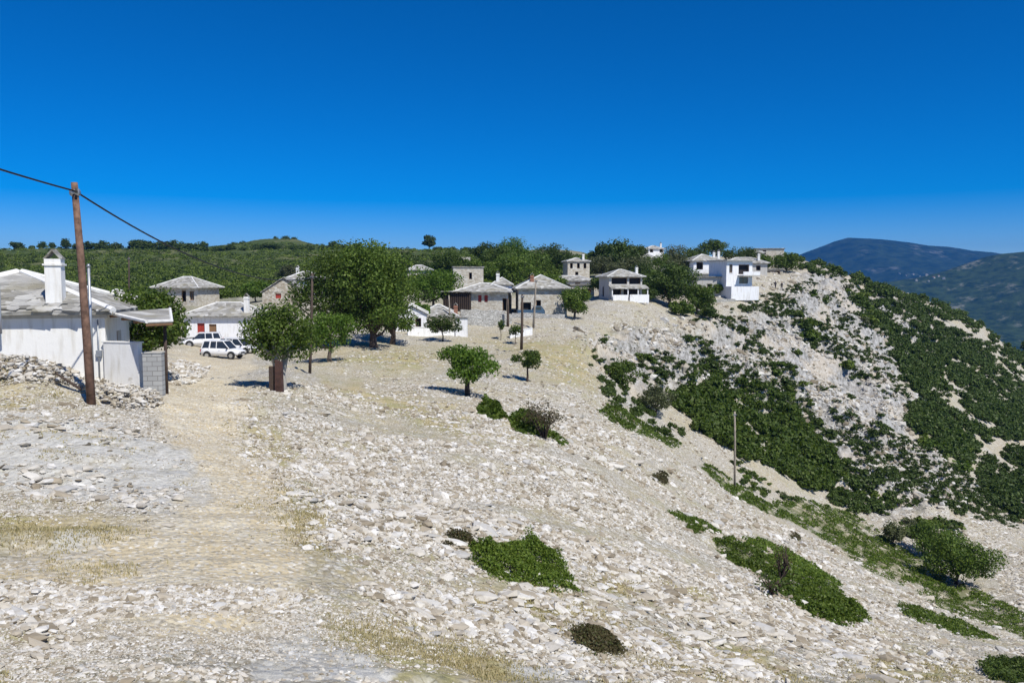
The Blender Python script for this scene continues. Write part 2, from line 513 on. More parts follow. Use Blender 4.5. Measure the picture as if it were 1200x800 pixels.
def stone_material():
    m, nt, b = mat('loose_stone', .92, .15)
    g = N(nt, 'NewGeometry')
    c = ramp(nt, g.outputs['Random Per Island'], [(0, (.20, .165, .115)), (.2, (.35, .30, .225)), (.42, (.50, .46, .39)), (.7, (.59, .56, .50)), (.88, (.71, .69, .65)), (1, (.40, .39, .37))])
    q = N(nt, 'TexNoise'); q.inputs['Scale'].default_value = 7; q.inputs['Detail'].default_value = 6
    L(nt, N(nt, 'TexCoord').outputs['Object'], q.inputs['Vector'])
    c = mixc(nt, ramp(nt, q.outputs[0], [(.5, 0.0), (.68, .55)]), c, (.36, .32, .25))
    L(nt, c, b.inputs['Base Color'])
    bump(nt, b, q.outputs[0], .5, .03)
    return m


M_ = {}
M_['ground'] = ground_material()
M_['stone'] = stone_material()
M_['white'] = wash_material('limewash', (.80, .79, .76))
M_['white_clean'] = wash_material('fresh_limewash', (.84, .84, .85))
M_['plaster'] = wash_material('grey_plaster', (.52, .50, .47))
M_['masonry'] = masonry_material('rubble_masonry', [(.30, .25, .18), (.42, .37, .29), (.50, .46, .38), (.58, .55, .48)])
M_['masonry_light'] = masonry_material('pointed_masonry', [(.40, .355, .28), (.50, .455, .375), (.56, .525, .45), (.62, .59, .53)], gap=(.50, .465, .40))
M_['drystone'] = masonry_material('dry_stone', [(.36, .35, .32), (.5, .49, .46), (.62, .61, .58)], 3.2, (.10, .09, .07), 2.2, .07)
M_['slate'] = slate_material()
M_['mortar'] = plain('white_mortar', (.74, .73, .70), .9)
M_['glass'] = plain('dark_glass', (.03, .035, .04), .12, .6, .3)
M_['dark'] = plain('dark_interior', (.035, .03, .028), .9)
M_['redwood'] = plain('red_painted_wood', (.34, .045, .03), .55)
M_['brownwood'] = plain('brown_wood', (.22, .125, .065), .75, bumpd=.02)
M_['greywood'] = plain('weathered_wood', (.30, .26, .21), .85, var=.3, bumpd=.02)
M_['pole'] = plain('creosoted_pole', (.17, .10, .07), .85, var=.5, scale=4, bumpd=.03)
M_['redbrown'] = plain('red_brown_wood', (.075, .04, .032), .85, var=.4, scale=4, bumpd=.03)
M_['darkpole'] = plain('dark_pole', (.085, .062, .048), .85, var=.3, scale=5)
M_['bark'] = plain('bark', (.15, .12, .095), .95, var=.4, scale=8, bumpd=.05)
M_['barkdark'] = plain('dark_bark', (.07, .05, .04), .95, var=.3, scale=8, bumpd=.05)
M_['barkgrey'] = plain('grey_bark', (.34, .32, .29), .95, var=.3, scale=8, bumpd=.05)
M_['blocks'] = blocks_material()
M_['concrete'] = plain('concrete', (.46, .445, .41), .9, var=.2, bumpd=.02)
M_['metal'] = plain('grey_metal', (.38, .40, .42), .45, .5, metal=.6)
M_['cable'] = plain('black_cable', (.02, .02, .022), .5)
M_['tile'] = plain('clay', (.30, .15, .10), .85, var=.2)
M_['paint'] = plain('white_car_paint', (.80, .80, .80), .25, .6, .03)
M_['rubber'] = plain('rubber', (.025, .025, .025), .85)
M_['rim'] = plain('wheel_rim', (.5, .5, .5), .35, .5, metal=.7)
M_['plastic'] = plain('black_plastic', (.05, .05, .05), .6)
M_['lens'] = plain('headlight_lens', (.6, .6, .6), .1, .7)
M_['redlens'] = plain('tail_light_lens', (.4, .02, .02), .2, .6)
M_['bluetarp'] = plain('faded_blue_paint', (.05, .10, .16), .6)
M_['cloth_dark'] = plain('dark_cloth', (.035, .03, .04), .9)
M_['skin'] = plain('skin', (.42, .26, .18), .6)
M_['leaf'] = leaf_material('leaf', (.046, .080, .012), (.090, .140, .022), (.145, .195, .038), .32)
M_['leafdark'] = leaf_material('dark_leaf', (.034, .058, .012), (.064, .098, .019), (.10, .14, .033), .25)
M_['leafbright'] = leaf_material('bright_leaf', (.055, .105, .012), (.095, .165, .02), (.145, .215, .034), .35)
M_['leafolive'] = leaf_material('olive_leaf', (.065, .08, .035), (.105, .12, .055), (.15, .16, .08))
M_['cushion'] = leaf_material('cushion_leaf', (.052, .088, .012), (.095, .145, .018), (.145, .19, .03), .25)
M_['scrub'] = leaf_material('scrub_leaf', (.065, .098, .012), (.11, .155, .022), (.16, .20, .04), .25)
M_['brownleaf'] = leaf_material('brown_leaf', (.06, .05, .025), (.10, .08, .035), (.07, .09, .03), .2)
M_['straw'] = leaf_material('straw', (.40, .33, .18), (.55, .47, .29), (.36, .33, .17), .3)


# ------------------------------------------------------------------ object helpers
def link_mesh(name, verts, faces, m, parent=None, smooth=False, loc=None, rz=0.0):
    me = bpy.data.meshes.new(name)
    verts = np.asarray(verts, dtype=np.float32).reshape(-1, 3)
    if isinstance(faces, np.ndarray):
        k = faces.shape[1]; nf = len(faces)
        me.vertices.add(len(verts)); me.vertices.foreach_set('co', verts.ravel())
        me.loops.add(nf * k); me.loops.foreach_set('vertex_index', faces.astype(np.int32).ravel())
        me.polygons.add(nf); me.polygons.foreach_set('loop_start', np.arange(0, nf * k, k, dtype=np.int32))
        me.update(calc_edges=True)
    else:
        me.from_pydata([tuple(v) for v in verts], [], faces); me.update()
    me.polygons.foreach_set('use_smooth', np.full(len(me.polygons), smooth))
    if m is not None: me.materials.append(m)
    o = bpy.data.objects.new(name, me); COL.objects.link(o)
    if parent is not None: o.parent = parent
    if loc is not None: o.location = loc
    if rz: o.rotation_euler = (0, 0, rz)
    return o


def tag(o, label=None, cat=None, group=None, kind=None):
    if label: o['label'] = label
    if cat: o['category'] = cat
    if group: o['group'] = group
    if kind: o['kind'] = kind
    return o


def thing(name, label, cat, loc, rz=0.0, group=None):
    o = bpy.data.objects.new(name, None); COL.objects.link(o)
    o.location = loc; o.rotation_euler = (0, 0, rz); o.empty_display_size = .3
    return tag(o, label, cat, group)


def copy_tree(o, parent=None):
    c = o.copy(); COL.objects.link(c)
    if parent is not None: c.parent = parent
    for ch in [k for k in o.children]: copy_tree(ch, c)
    return c


class MB:
    def __init__(s): s.v = []; s.f = []
    def add(s, vs, fs):
        b = len(s.v); s.v += [tuple(map(float, q)) for q in vs]; s.f += [tuple(b + i for i in f) for f in fs]; return s
    def box(s, x0, x1, y0, y1, z0, z1):
        return s.add([(x0,y0,z0),(x1,y0,z0),(x1,y1,z0),(x0,y1,z0),(x0,y0,z1),(x1,y0,z1),(x1,y1,z1),(x0,y1,z1)],
                     [(0,3,2,1),(4,5,6,7),(0,1,5,4),(1,2,6,5),(2,3,7,6),(3,0,4,7)])
    def tube(s, pts, rad, n=8):
        pts = [Vector(p) for p in pts]; rings = []
        if not hasattr(rad, '__len__'): rad = [rad] * len(pts)
        for i, p in enumerate(pts):
            d = (pts[min(i + 1, len(pts) - 1)] - pts[max(i - 1, 0)]).normalized()
            a = d.orthogonal().normalized() if abs(d.z) < .95 else d.cross(Vector((0, 1, 0))).normalized()
            b2 = d.cross(a)
            rings.append([p + (a * math.cos(k * 2 * math.pi / n) + b2 * math.sin(k * 2 * math.pi / n)) * rad[i] for k in range(n)])
        vs = [q for r_ in rings for q in r_]; fs = []
        for i in range(len(pts) - 1):
            for k in range(n):
                fs.append((i*n+k, i*n+(k+1)%n, (i+1)*n+(k+1)%n, (i+1)*n+k))
        fs.append(tuple(range(n - 1, -1, -1))); fs.append(tuple((len(pts)-1)*n + k for k in range(n)))
        return s.add(vs, fs)
    def disc(s, c, axis_y, r, t, n=20):
        """short cylinder along y"""
        return s.tube([(c[0], c[1] - t/2, c[2]), (c[0], c[1] + t/2, c[2])], r, n)
    def build(s, name, m, parent=None, smooth=False, bevel=0, **kw):
        o = link_mesh(name, s.v, s.f, m, parent, smooth, **kw)
        if bevel:
            b = o.modifiers.new('bevel', 'BEVEL'); b.width = bevel; b.segments = 2; b.limit_method = 'ANGLE'
        return o


# ------------------------------------------------------------------ houses
HOUSES = []


def place(px, py, Y):
    p = P(px, py, Y)
    return p[0], p[1]


def wall_face(mb, o, u, w, z0, z1, holes, dep):
    """one wall in the plane through o along u, with real openings and their reveals; inward = u turned left"""
    o = Vector(o); u = Vector(u); nin = Vector((-u.y, u.x, 0))
    xs = sorted({0, w, *[h[0] for h in holes], *[h[1] for h in holes]})
    zs = sorted({z0, z1, *[h[2] for h in holes], *[h[3] for h in holes]})
    pt = lambda x, z, d=0: o + u * x + nin * d + Vector((0, 0, z))
    for i in range(len(xs) - 1):
        for j in range(len(zs) - 1):
            cx, cz = (xs[i] + xs[i+1]) / 2, (zs[j] + zs[j+1]) / 2
            if any(h[0] < cx < h[1] and h[2] < cz < h[3] for h in holes): continue
            mb.add([pt(xs[i], zs[j]), pt(xs[i+1], zs[j]), pt(xs[i+1], zs[j+1]), pt(xs[i], zs[j+1])], [(0, 1, 2, 3)])
    for (a, b_, c, d) in [h[:4] for h in holes]:
        q = [pt(a, c), pt(b_, c), pt(b_, d), pt(a, d)]; k = [pt(a, c, dep), pt(b_, c, dep), pt(b_, d, dep), pt(a, d, dep)]
        mb.add(q + k, [(0, 4, 5, 1), (1, 5, 6, 2), (2, 6, 7, 3), (3, 7, 4, 0)])


def opening(parent, o, u, h, kind, frame_m):
    """window / door / dark opening set 0.2 m back in its hole"""
    a, b, c, d = h[:4]
    o = Vector(o); u = Vector(u); nin = Vector((-u.y, u.x, 0))
    ang = math.atan2(u.y, u.x)
    loc = o + u * ((a + b) / 2) + nin * .16 + Vector((0, 0, c))
    w, ht = b - a, d - c
    fr = MB(); t = min(.09, w * .12)
    fr.box(-w/2, -w/2+t, 0, .06, 0, ht).box(w/2-t, w/2, 0, .06, 0, ht).box(-w/2+t, w/2-t, 0, .06, ht-t, ht)
    if kind == 'window':
        fr.box(-w/2+t, w/2-t, 0, .06, 0, t).box(-.03, .03, .005, .055, t, ht-t)
        f = fr.build('window', frame_m, parent, loc=loc, rz=ang)
        MB().box(-w/2+t, w/2-t, .03, .04, t, ht-t).build('pane', M_['glass'], f)
        MB().box(-w/2-.06, w/2+.06, -.24, .0, -.08, -.005).build('sill', M_['mortar'], f)
    elif kind == 'shutter':
        fr.box(-w/2+t, w/2-t, .01, .05, 0, ht-t)
        f = fr.build('shutter', frame_m, parent, loc=loc, rz=ang)
    elif kind == 'door':
        f = fr.build('door', frame_m, parent, loc=loc, rz=ang)
        MB().box(-w/2+t, -.01, .02, .05, 0, ht-t).box(.01, w/2-t, .02, .05, 0, ht-t).build('leaf_panel', frame_m, f)
        MB().box(.04, .08, -.03, .02, ht*.45, ht*.5).build('handle', M_['metal'], f)
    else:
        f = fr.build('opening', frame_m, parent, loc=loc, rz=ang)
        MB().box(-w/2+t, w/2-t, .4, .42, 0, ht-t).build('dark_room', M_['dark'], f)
    return f


def hip_roof(t, w, d, z, rise, over, ridge_m=True, gable=False, axis='x', thick=.14):
    x0, x1, y0, y1 = -w/2-over, w/2+over, -over, d+over
    cy = (y0 + y1) / 2
    half = (y1 - y0) / 2 if axis == 'x' else (x1 - x0) / 2
    if axis == 'x':
        ins = 0 if gable else min(half, (x1-x0)/2 - .01)
        r0, r1 = (x0+ins, cy, z+rise), (x1-ins, cy, z+rise)
        co = [(x0,y0,z),(x1,y0,z),(x1,y1,z),(x0,y1,z)]
        fs = [(0,1,5,4),(2,3,4,5)] ; ends = [(1,2,5),(3,0,4)]
    else:
        ins = 0 if gable else min(half, (y1-y0)/2 - .01)
        r0, r1 = ((x0+x1)/2, y0+ins, z+rise), ((x0+x1)/2, y1-ins, z+rise)
        co = [(x0,y0,z),(x1,y0,z),(x1,y1,z),(x0,y1,z)]
        fs = [(1,2,5,4),(3,0,4,5)] ; ends = [(0,1,4),(2,3,5)]
    V = co + [r0, r1]
    Vd = [(a, b, c - thick) for a, b, c in V]
    F = fs + ([] if gable else ends)
    allf = [tuple(f) for f in F] + [tuple(reversed([i+6 for i in f])) for f in F]
    rim = [(0,1),(1,2),(2,3),(3,0)] if not gable else None
    if rim:
        for a, b in rim: allf.append((a, a+6, b+6, b))
    else:
        eds = [(0,1),(2,3),(1,5),(5,2),(3,4),(4,0)] if axis == 'x' else [(1,2),(3,0),(0,4),(4,1),(2,5),(5,3)]
        for a, b in eds: allf.append((a, a+6, b+6, b))
    rf = MB().add(V + Vd, allf).build('roof', M_['slate'], t)
    if ridge_m:
        lines = [(4,5)] + ([(0,4),(1,5),(2,5),(3,4)] if axis == 'x' else [(0,4),(1,4),(2,5),(3,5)])
        mb = MB()
        for a, b in lines:
            if (Vector(V[a]) - Vector(V[b])).length > .05: mb.tube([V[a], V[b]], .085, 6)
        mb.build('mortared_ridge', M_['mortar'], rf)
    if gable:
        if axis == 'x':
            for xx in (-w/2, w/2): MB().add([(xx,0,z-.05),(xx,d,z-.05),(xx,d/2,z+rise*(d/2)/(half)-.1)], [(0,1,2)]).build('gable_wall', M_[t['_m']], t)
        else:
            for yy in (0, d): MB().add([(-w/2,yy,z-.05),(w/2,yy,z-.05),(0,yy,z+rise*(w/2)/half-.1)], [(0,1,2)]).build('gable_wall', M_[t['_m']], t)
    return rf


def chimney(t, x, y, z0, h, w=.55, m='white', cap=True):
    c = MB().box(-w/2, w/2, -w/2, w/2, 0, h).box(-w/2-.06, w/2+.06, -w/2-.06, w/2+.06, h-.28, h-.2).build('chimney', M_[m], t, loc=(x, y, z0))
    if cap:
        MB().add([(-w/2-.05,-w/2,h+.003),(w/2+.05,-w/2,h+.003),(0,-w/2,h+.42),(-w/2-.05,w/2,h+.003),(w/2+.05,w/2,h+.003),(0,w/2,h+.42),
                  (-w/2+.03,-w/2,h+.003),(w/2-.03,-w/2,h+.003),(0,-w/2,h+.34),(-w/2+.03,w/2,h+.003),(w/2-.03,w/2,h+.003),(0,w/2,h+.34)],
                 [(0,3,5,2),(1,2,5,4),(6,8,11,9),(7,10,11,8),(0,2,8,6),(2,1,7,8),(3,9,11,5),(5,11,10,4)]).build('chimney_cap', M_['slate'], c)
    return c


def house(name, label, px, py, Y, w, d, h, rot=0, wm='masonry', roof='hip', rise=1.3, over=.45, axis='x', ridge=True,
          front=(), left=(), right=(), frame='brownwood', chim=(), cat='house', base=3.0, pad=True):
    x, y = place(px, py, Y)
    if pad: PADS.append((x, y + d/2, max(w, d) * .62))
    z = float(P(px, py, Y)[2])
    t = thing(name, label, cat, (x, y, z), R(rot))
    mb = MB()
    hw = w / 2
    F = [(*q[:4], *q[4:]) for q in front]
    faces = [((-hw, 0, 0), (1, 0, 0), w, front), ((hw, 0, 0), (0, 1, 0), d, right), ((hw, d, 0), (-1, 0, 0), w, ()), ((-hw, d, 0), (0, -1, 0), d, left)]
    for o, u, ww, hol in faces: wall_face(mb, o, u, ww, -base, h, [q[:4] for q in hol], .22)
    if roof == 'flat': mb.add([(-hw,0,h-.4),(hw,0,h-.4),(hw,d,h-.4),(-hw,d,h-.4)], [(0,1,2,3)])
    mb.build('wall', M_[wm], t)
    for o, u, ww, hol in faces:
        for q in hol: opening(t, o, u, q, q[4] if len(q) > 4 else 'window', M_[q[5]] if len(q) > 5 else M_[frame])
    if roof in ('hip', 'gable'):
        t['_m'] = wm
        hip_roof(t, w, d, h + .1, rise, over, ridge, roof == 'gable', axis)
        del t['_m']
    elif roof == 'slab':
        MB().box(-hw-over, hw+over, -over, d+over, h+.002, h+.2).build('roof', M_['slate'], t, bevel=.03)
    for c in chim: chimney(t, *c)
    return t


# ------------------------------------------------------------------ leaves, trees, shrubs
def leaf_quads(pts, size, g, flat=0.0, nrm=None):
    k = len(pts)
    nv = g.normal(size=(k, 3))
    if nrm is not None: nv = nv * .75 + nrm * 1.0
    nv[:, 2] = nv[:, 2] + flat
    nv /= np.linalg.norm(nv, axis=1)[:, None] + 1e-9
    a = np.cross(nv, g.normal(size=(k, 3))); a /= np.linalg.norm(a, axis=1)[:, None] + 1e-9
    b = np.cross(nv, a)
    s = (size * g.uniform(.6, 1.35, k))[:, None]
    a = a * s * .5; b = b * s * .36
    v = np.stack([pts - a, pts - b * .9 + a * .1, pts + a, pts + b * 1.1], 1).reshape(-1, 3)
    f = np.arange(4 * k).reshape(-1, 4)
    return v, f


def crown_points(g, w, h, z0, nclump, nleaf, rc=.24, flat_bottom=.25, irregular=.34, pw=2.0):
    """clumps spread through an uneven ellipsoid, leaves spread through each clump's shell"""
    cs = []
    while len(cs) < nclump:
        q = g.uniform(-1, 1, 3)
        rr = (np.abs(q) ** pw).sum() ** (1 / pw)
        if rr > 1 or rr < .35 or q[2] < -1 + flat_bottom: continue
        cs.append(q)
    cs = np.array(cs)
    ang = np.arctan2(cs[:, 1], cs[:, 0])
    ph = g.uniform(0, 6.28, 3)
    lob = 1 + irregular * (np.sin(2 * ang + ph[0]) * .5 + np.sin(3 * ang + ph[1] + cs[:, 2] * 2) * .6)
    C_ = cs * np.array([w/2, w/2, h/2]) * (1 - rc * .6)
    C_[:, :2] *= lob[:, None]
    C_[:, 2] += z0 + h/2
    per = np.maximum(6, (nleaf / nclump * g.uniform(.6, 1.4, nclump)).astype(int))
    pts, nr = [], []
    for c, k in zip(C_, per):
        q = g.normal(size=(k, 3)); q /= np.linalg.norm(q, axis=1)[:, None]
        rad = (w + h) / 2 * rc * g.uniform(.75, 1.25) * g.uniform(.35, 1.08, k) ** .6
        o = q * rad[:, None] * np.array([1, 1, .8])
        pts.append(c + o); nr.append(q)
    return C_, np.concatenate(pts), np.concatenate(nr)


def tree_mesh(g, w, h, trunk_h, nclump=34, nleaf=5000, leaf=.16, leafm='leaf', barkm='bark', stems=1, lean=0.0, tr=None, rc=.22, pw=2.0):
    """returns crown arrays and a trunk builder with limbs reaching the clumps"""
    ch = h - trunk_h * .85
    C_, pts, nr = crown_points(g, w, ch, h - ch, nclump, nleaf, rc, pw=pw)
    tr = tr or max(.07, h * .035)
    tb = MB()
    for s in range(stems):
        dx = (s - (stems - 1) / 2) * tr * 2.6
        top = Vector((lean + dx * 2 + g.normal() * .1, g.normal() * .1, trunk_h * 1.15))
        mid = Vector((dx + g.normal() * .06, g.normal() * .06, trunk_h * .55))
        tb.tube([(dx, 0, -.5), (dx, 0, 0), mid, top, top + Vector((0, 0, ch * .4))], [tr * 1.6, tr * 1.25, tr, tr * .85, tr * .3], 9)
        for c in C_[g.choice(len(C_), min(len(C_), 9), replace=False)]:
            c = Vector(c); m2 = top.lerp(c, .5) + Vector((0, 0, -.1 * h * g.random()))
            tb.tube([top * .98, m2, c], [tr * .5, tr * .3, tr * .1], 5)
    return leaf_quads(pts, leaf, g, .25, nr), tb


def tree(name, label, px, py, Y, w, h, trunk_h, group=None, cat='tree', seed=0, **kw):
    g = np.random.default_rng(1000 + seed + int(px))
    x, y = place(px, py, Y)
    z = Hp(x, y)
    t = thing(name, label, cat, (x, y, z), g.uniform(0, 6.28), group)
    lm, bm = kw.get('leafm', 'leaf'), kw.get('barkm', 'bark')
    (v, f), tb = tree_mesh(g, w, h, trunk_h, **kw)
    link_mesh('crown', v, f, M_[lm], t)
    tb.build('trunk', M_[bm], t, True)
    return t


def shrub_proto(seed, leafm, n=260, leaf=.2, w=1.6, h=1.1):
    g = np.random.default_rng(seed)
    C_, pts, nr = crown_points(g, w, h, -.12, 9, n, .26, .5, .35)
    v, f = leaf_quads(pts, leaf, g, .3, nr)
    return v, f

# ================================================================== THE VILLAGE HOUSES
# --- nearest house, far left
x, y = place(118, 447, 33.0)
zr = -1.22
hb = thing('house', 'white limewashed house with low slate roof and tall white chimney behind the leaning pole', 'house', (-17.2, 33.6, -4.3), R(15))
PADS.append((-21, 36, 5.2))
wl = MB(); HW = 8.6
holes = [(5.2, 5.9, 1.9, 2.5)]
wall_face(wl, (-HW, 0, 0), (1, 0, 0), HW, -2, 3.0, [], .2)
wall_face(wl, (0, 0, 0), (0, 1, 0), 8, -2, 3.0, [(2.2, 3.1, 1.0, 2.1), (5.0, 6.0, .0, 2.1)], .2)
wall_face(wl, (0, 8, 0), (-1, 0, 0), HW, -2, 3.0, [], .2)
wall_face(wl, (-HW, 8, 0), (0, -1, 0), 8, -2, 3.0, [], .2)
wl.build('wall', M_['white'], hb)
opening(hb, (0, 0, 0), (0, 1, 0), (2.2, 3.1, 1.0, 2.1), 'window', M_['brownwood'])
opening(hb, (0, 0, 0), (0, 1, 0), (5.0, 6.0, .0, 2.1), 'door', M_['brownwood'])
rt = thing('roof', None, None, (-HW/2, 0, 0)); rt.parent = hb
bpy.data.objects.remove(rt)
# hipped slate roof (centre of the plan is at x = -HW/2)
def hip_at(t, cx, w, d, z, rise, over):
    x0, x1, y0, y1 = cx - w/2 - over, cx + w/2 + over, -over, d + over
    cyy = (y0 + y1) / 2
    V = [(x0,y0,z),(x1,y0,z),(x1,y1,z),(x0,y1,z),(cx-.1,cyy,z+rise),(cx+.1,cyy,z+rise)]
    Vd = [(a,b,c-.15) for a,b,c in V]
    F = [(0,1,5,4),(1,2,5),(2,3,4,5),(3,0,4)]
    al = F + [tuple(reversed([i+6 for i in f])) for f in F] + [(a,a+6,b+6,b) for a,b in ((0,1),(1,2),(2,3),(3,0))]
    rf = MB().add(V+Vd, al).build('roof', M_['slate'], t)
    m = MB()
    for a,b in ((0,4),(1,5),(2,5),(3,4)): m.tube([Vector(V[a])+Vector((0,0,.02)), Vector(V[b])+Vector((0,0,.04))], .15, 7)
    m.build('mortared_ridge', M_['mortar'], rf)
    # loose slates lying on the roof, each course a little proud
    g = np.random.default_rng(3); s = MB()
    for k in range(520):
        u_, v_ = g.uniform(0, 1), g.uniform(0.02, .93)
        xx = x0 + (x1-x0)*(u_*(1-v_) + v_*.5); yy = y0 + (cyy-y0)*v_; zz = z + rise*v_ + .02
        a = g.uniform(.15,.38); b2 = g.uniform(.1,.25)
        sl = rise/(cyy-y0); r_ = g.uniform(-.4,.4); cc, ss = math.cos(r_), math.sin(r_)
        q = [(-a,-b2),(a,-b2),(a*.9,b2),(-a*.8,b2)]
        top = [(xx+p*cc-w_*ss, yy+p*ss+w_*cc, zz+(p*ss+w_*cc)*sl*.85+.045) for p,w_ in q]
        bot = [(p0,p1,p2-.04) for p0,p1,p2 in top]
        s.add(top+bot, [(0,1,2,3),(0,4,5,1),(1,5,6,2),(2,6,7,3),(3,7,4,0)])
    s.build('slates', M_['slate'], rf)
hip_at(hb, -HW/2, HW, 8, 3.08, 1.62, .42)
chimney(hb, -1.98, .62, 2.9, 2.35, .62)
MB().tube([(-3.74,-.50,2.2),(-3.74,-.50,2.9),(-3.74,-.50,4.2)], .055, 8).build('drainpipe', M_['metal'], hb, True)
MB().tube([(-.25,-.12,.2),(-.25,-.12,2.7)], .03, 6).build('cable_duct', M_['metal'], hb, True)
MB().box(-.36,-.14,-.16,-.003,1.15,1.42).build('meter_box', M_['metal'], hb, bevel=.01)
MB().box(-HW-.1, .1, -.06, -.003, 2.78, 2.92).build('eaves_band', M_['plaster'], hb)

# yard wall, its pier and the slate canopy
def quad_slab(mb, pts, t):
    V = [tuple(p) for p in pts] + [(p[0], p[1], p[2]-t) for p in pts]
    mb.add(V, [(0,1,2,3),(7,6,5,4),(0,4,5,1),(1,5,6,2),(2,6,7,3),(3,7,4,0)]); return mb
a0 = P(122, 449, 33.4); a1 = P(170, 450, 33.0)
yw = thing('yard_wall', 'low white yard wall joining the white house to the grey block pier', 'wall', tuple(a0), math.atan2(a1[1]-a0[1], a1[0]-a0[0]))
MB().box(.02, 1.70, 0, .25, -1.2, 1.72).build('wall_panel', M_['white'], yw, bevel=.02)
MB().box(-.03, 1.76, -.03, .28, 1.723, 1.78).build('coping', M_['mortar'], yw, bevel=.01)
p = P(181, 451, 32.8)
bp = thing('block_pier', 'stubby grey concrete block pier at the end of the yard wall', 'pier', tuple(p), R(8))
MB().box(-.37,.37,-.22,.22,-1,1.33).build('block_stack', M_['blocks'], bp)
MB().box(-.40,.40,-.25,.25,1.333,1.39).build('capstone', M_['concrete'], bp, bevel=.01)
cn = thing('slate_canopy', 'flat pale slate canopy jutting from the white house over its yard', 'canopy', tuple(P(130,366,34.2)))
o0 = P(130,366,34.2)
cpts = [P(129,366,34.1)-o0, P(172,376,31.8)-o0, P(201,375,33.4)-o0, P(199,361,37.2)-o0]
quad_slab(MB(), cpts, .10).build('canopy_slab', M_['slate'], cn, bevel=.01)
rimm = MB()
for a, b in ((0,1),(1,2),(2,3)):
    rimm.tube([Vector(cpts[a])+Vector((0,0,-.03)), Vector(cpts[b])+Vector((0,0,-.03))], .075, 6)
rimm.build('mortar_rim', M_['mortar'], cn)
bm_ = MB()
for k in range(4):
    q0 = cpts[0]*(1-k/3)+cpts[1]*(k/3); q1 = cpts[3]*.98
    q1 = (cpts[3]*(1-k/3)+cpts[2]*(k/3))
    bm_.tube([Vector(q0)+Vector((0,0,-.17)), Vector(q1)+Vector((0,0,-.17))], .06, 6)
bm_.build('roof_beam', M_['brownwood'], cn)
for q in (cpts[2]*.96+np.array([-.25,.15,0]), cpts[3]*.9):
    MB().tube([(q[0], q[1], q[2]-.2), (q[0], q[1], -4.0)], .07, 7).build('post', M_['barkdark'], cn, True)
PADS.append((-15.8, 34, 3))

# grey pipe standing at the house corner
p = P(109, 445, 32.4)
mp_ = thing('vent_pipe', 'thin light grey metal pipe rising past the eaves behind the leaning pole', 'pipe', tuple(p))
MB().tube([(0,0,-.3),(0,0,4.62)], .06, 8).build('pipe_shaft', M_['metal'], mp_, True)
MB().tube([(0,0,4.6),(0,0,4.72)], [.09,.05], 8).build('cap', M_['metal'], mp_, True)

W3 = lambda a, b, c, d, k='window', m='brownwood': (a, b, c, d, k, m)
house('house', 'low white house with red door behind the parked cars', 260, 401, 96, 8.9, 6, 3.1, 2, 'white_clean', 'hip', 1.55, .5,
      front=[W3(1.55,2.45,.1,2.3,'door','redwood'), W3(2.95,3.85,1.0,2.2,'shutter','brownwood')], right=[W3(2,3,1,2)],
      chim=[(2.9,.6,2.8,2.7,.55)])
house('house', 'pale house with broad hipped slate roof above the fig tree', 207, 357, 125, 7.4, 6, 2.6, -12, 'masonry_light', 'hip', 1.7, .6,
      front=[W3(1.0,1.8,.9,2.1,'open'), W3(4.6,5.4,.5,2.2,'open'), W3(6.0,6.8,.7,2.1,'window')], left=[W3(2,3,1,2)])
house('house', 'little sand coloured shed roof peeping left of the fig tree', 136, 364, 90, 4.2, 4, 1.2, 20, 'masonry', 'hip', 1.1, .3)
house('house', 'rough stone gabled house with a small red window in its gable', 333, 361, 118, 6.2, 6, 2.3, 8, 'masonry', 'gable', 2.2, .25, 'y', False,
      front=[W3(1.9,2.7,2.35-.9,2.15,'shutter','redwood')])

house('house', 'pale blue grey roofed house with white wall behind the stone gable', 352, 352, 138, 6.6, 6, 3.4, -6, 'white_clean', 'hip', 1.6, .4,
      front=[W3(1.2,2.0,1.5,2.7), W3(4.3,5.1,1.3,2.6,'open')], chim=[(-1.5,3,4.6,1.1,.5)])
house('house', 'white gabled hut half hidden by the big trees beside the low yard wall', 482, 392, 96, 3.8, 5, 2.4, 6, 'white_clean', 'gable', 1.1, .2, 'y', True,
      front=[W3(2.4,3.1,.2,2.0,'open')])
house('house', 'low white hut with flat greenish slate roof behind the small walled tree', 512, 384, 108, 5.4, 5, 1.5, 0, 'white_clean', 'hip', 1.5, .35,
      front=[W3(1,1.8,.3,1.2,'open')], chim=[(2.5,1,1.6,1.4,.5,'tile')])
house('house', 'tall pale stone tower house rising behind the stone house with two red shutters', 549, 344, 133, 5.0, 4.5, 4.3, 6, 'masonry_light', 'slab', 0, .15,
      front=[W3(2.6,3.1,2.4,3.5,'open'), W3(3.0,3.9,.8,1.2,'open')])
house('house', 'long stone house with two small red shutters and dark timber porch', 566, 365, 114, 7.2, 6, 2.75, -4, 'masonry_light', 'hip', 1.2, .7,
      front=[W3(2.9,3.4,1.35,2.35,'shutter','redwood'), W3(3.8,4.3,1.35,2.35,'shutter','redwood'), W3(6.4,7.0,.1,1.9,'open')])
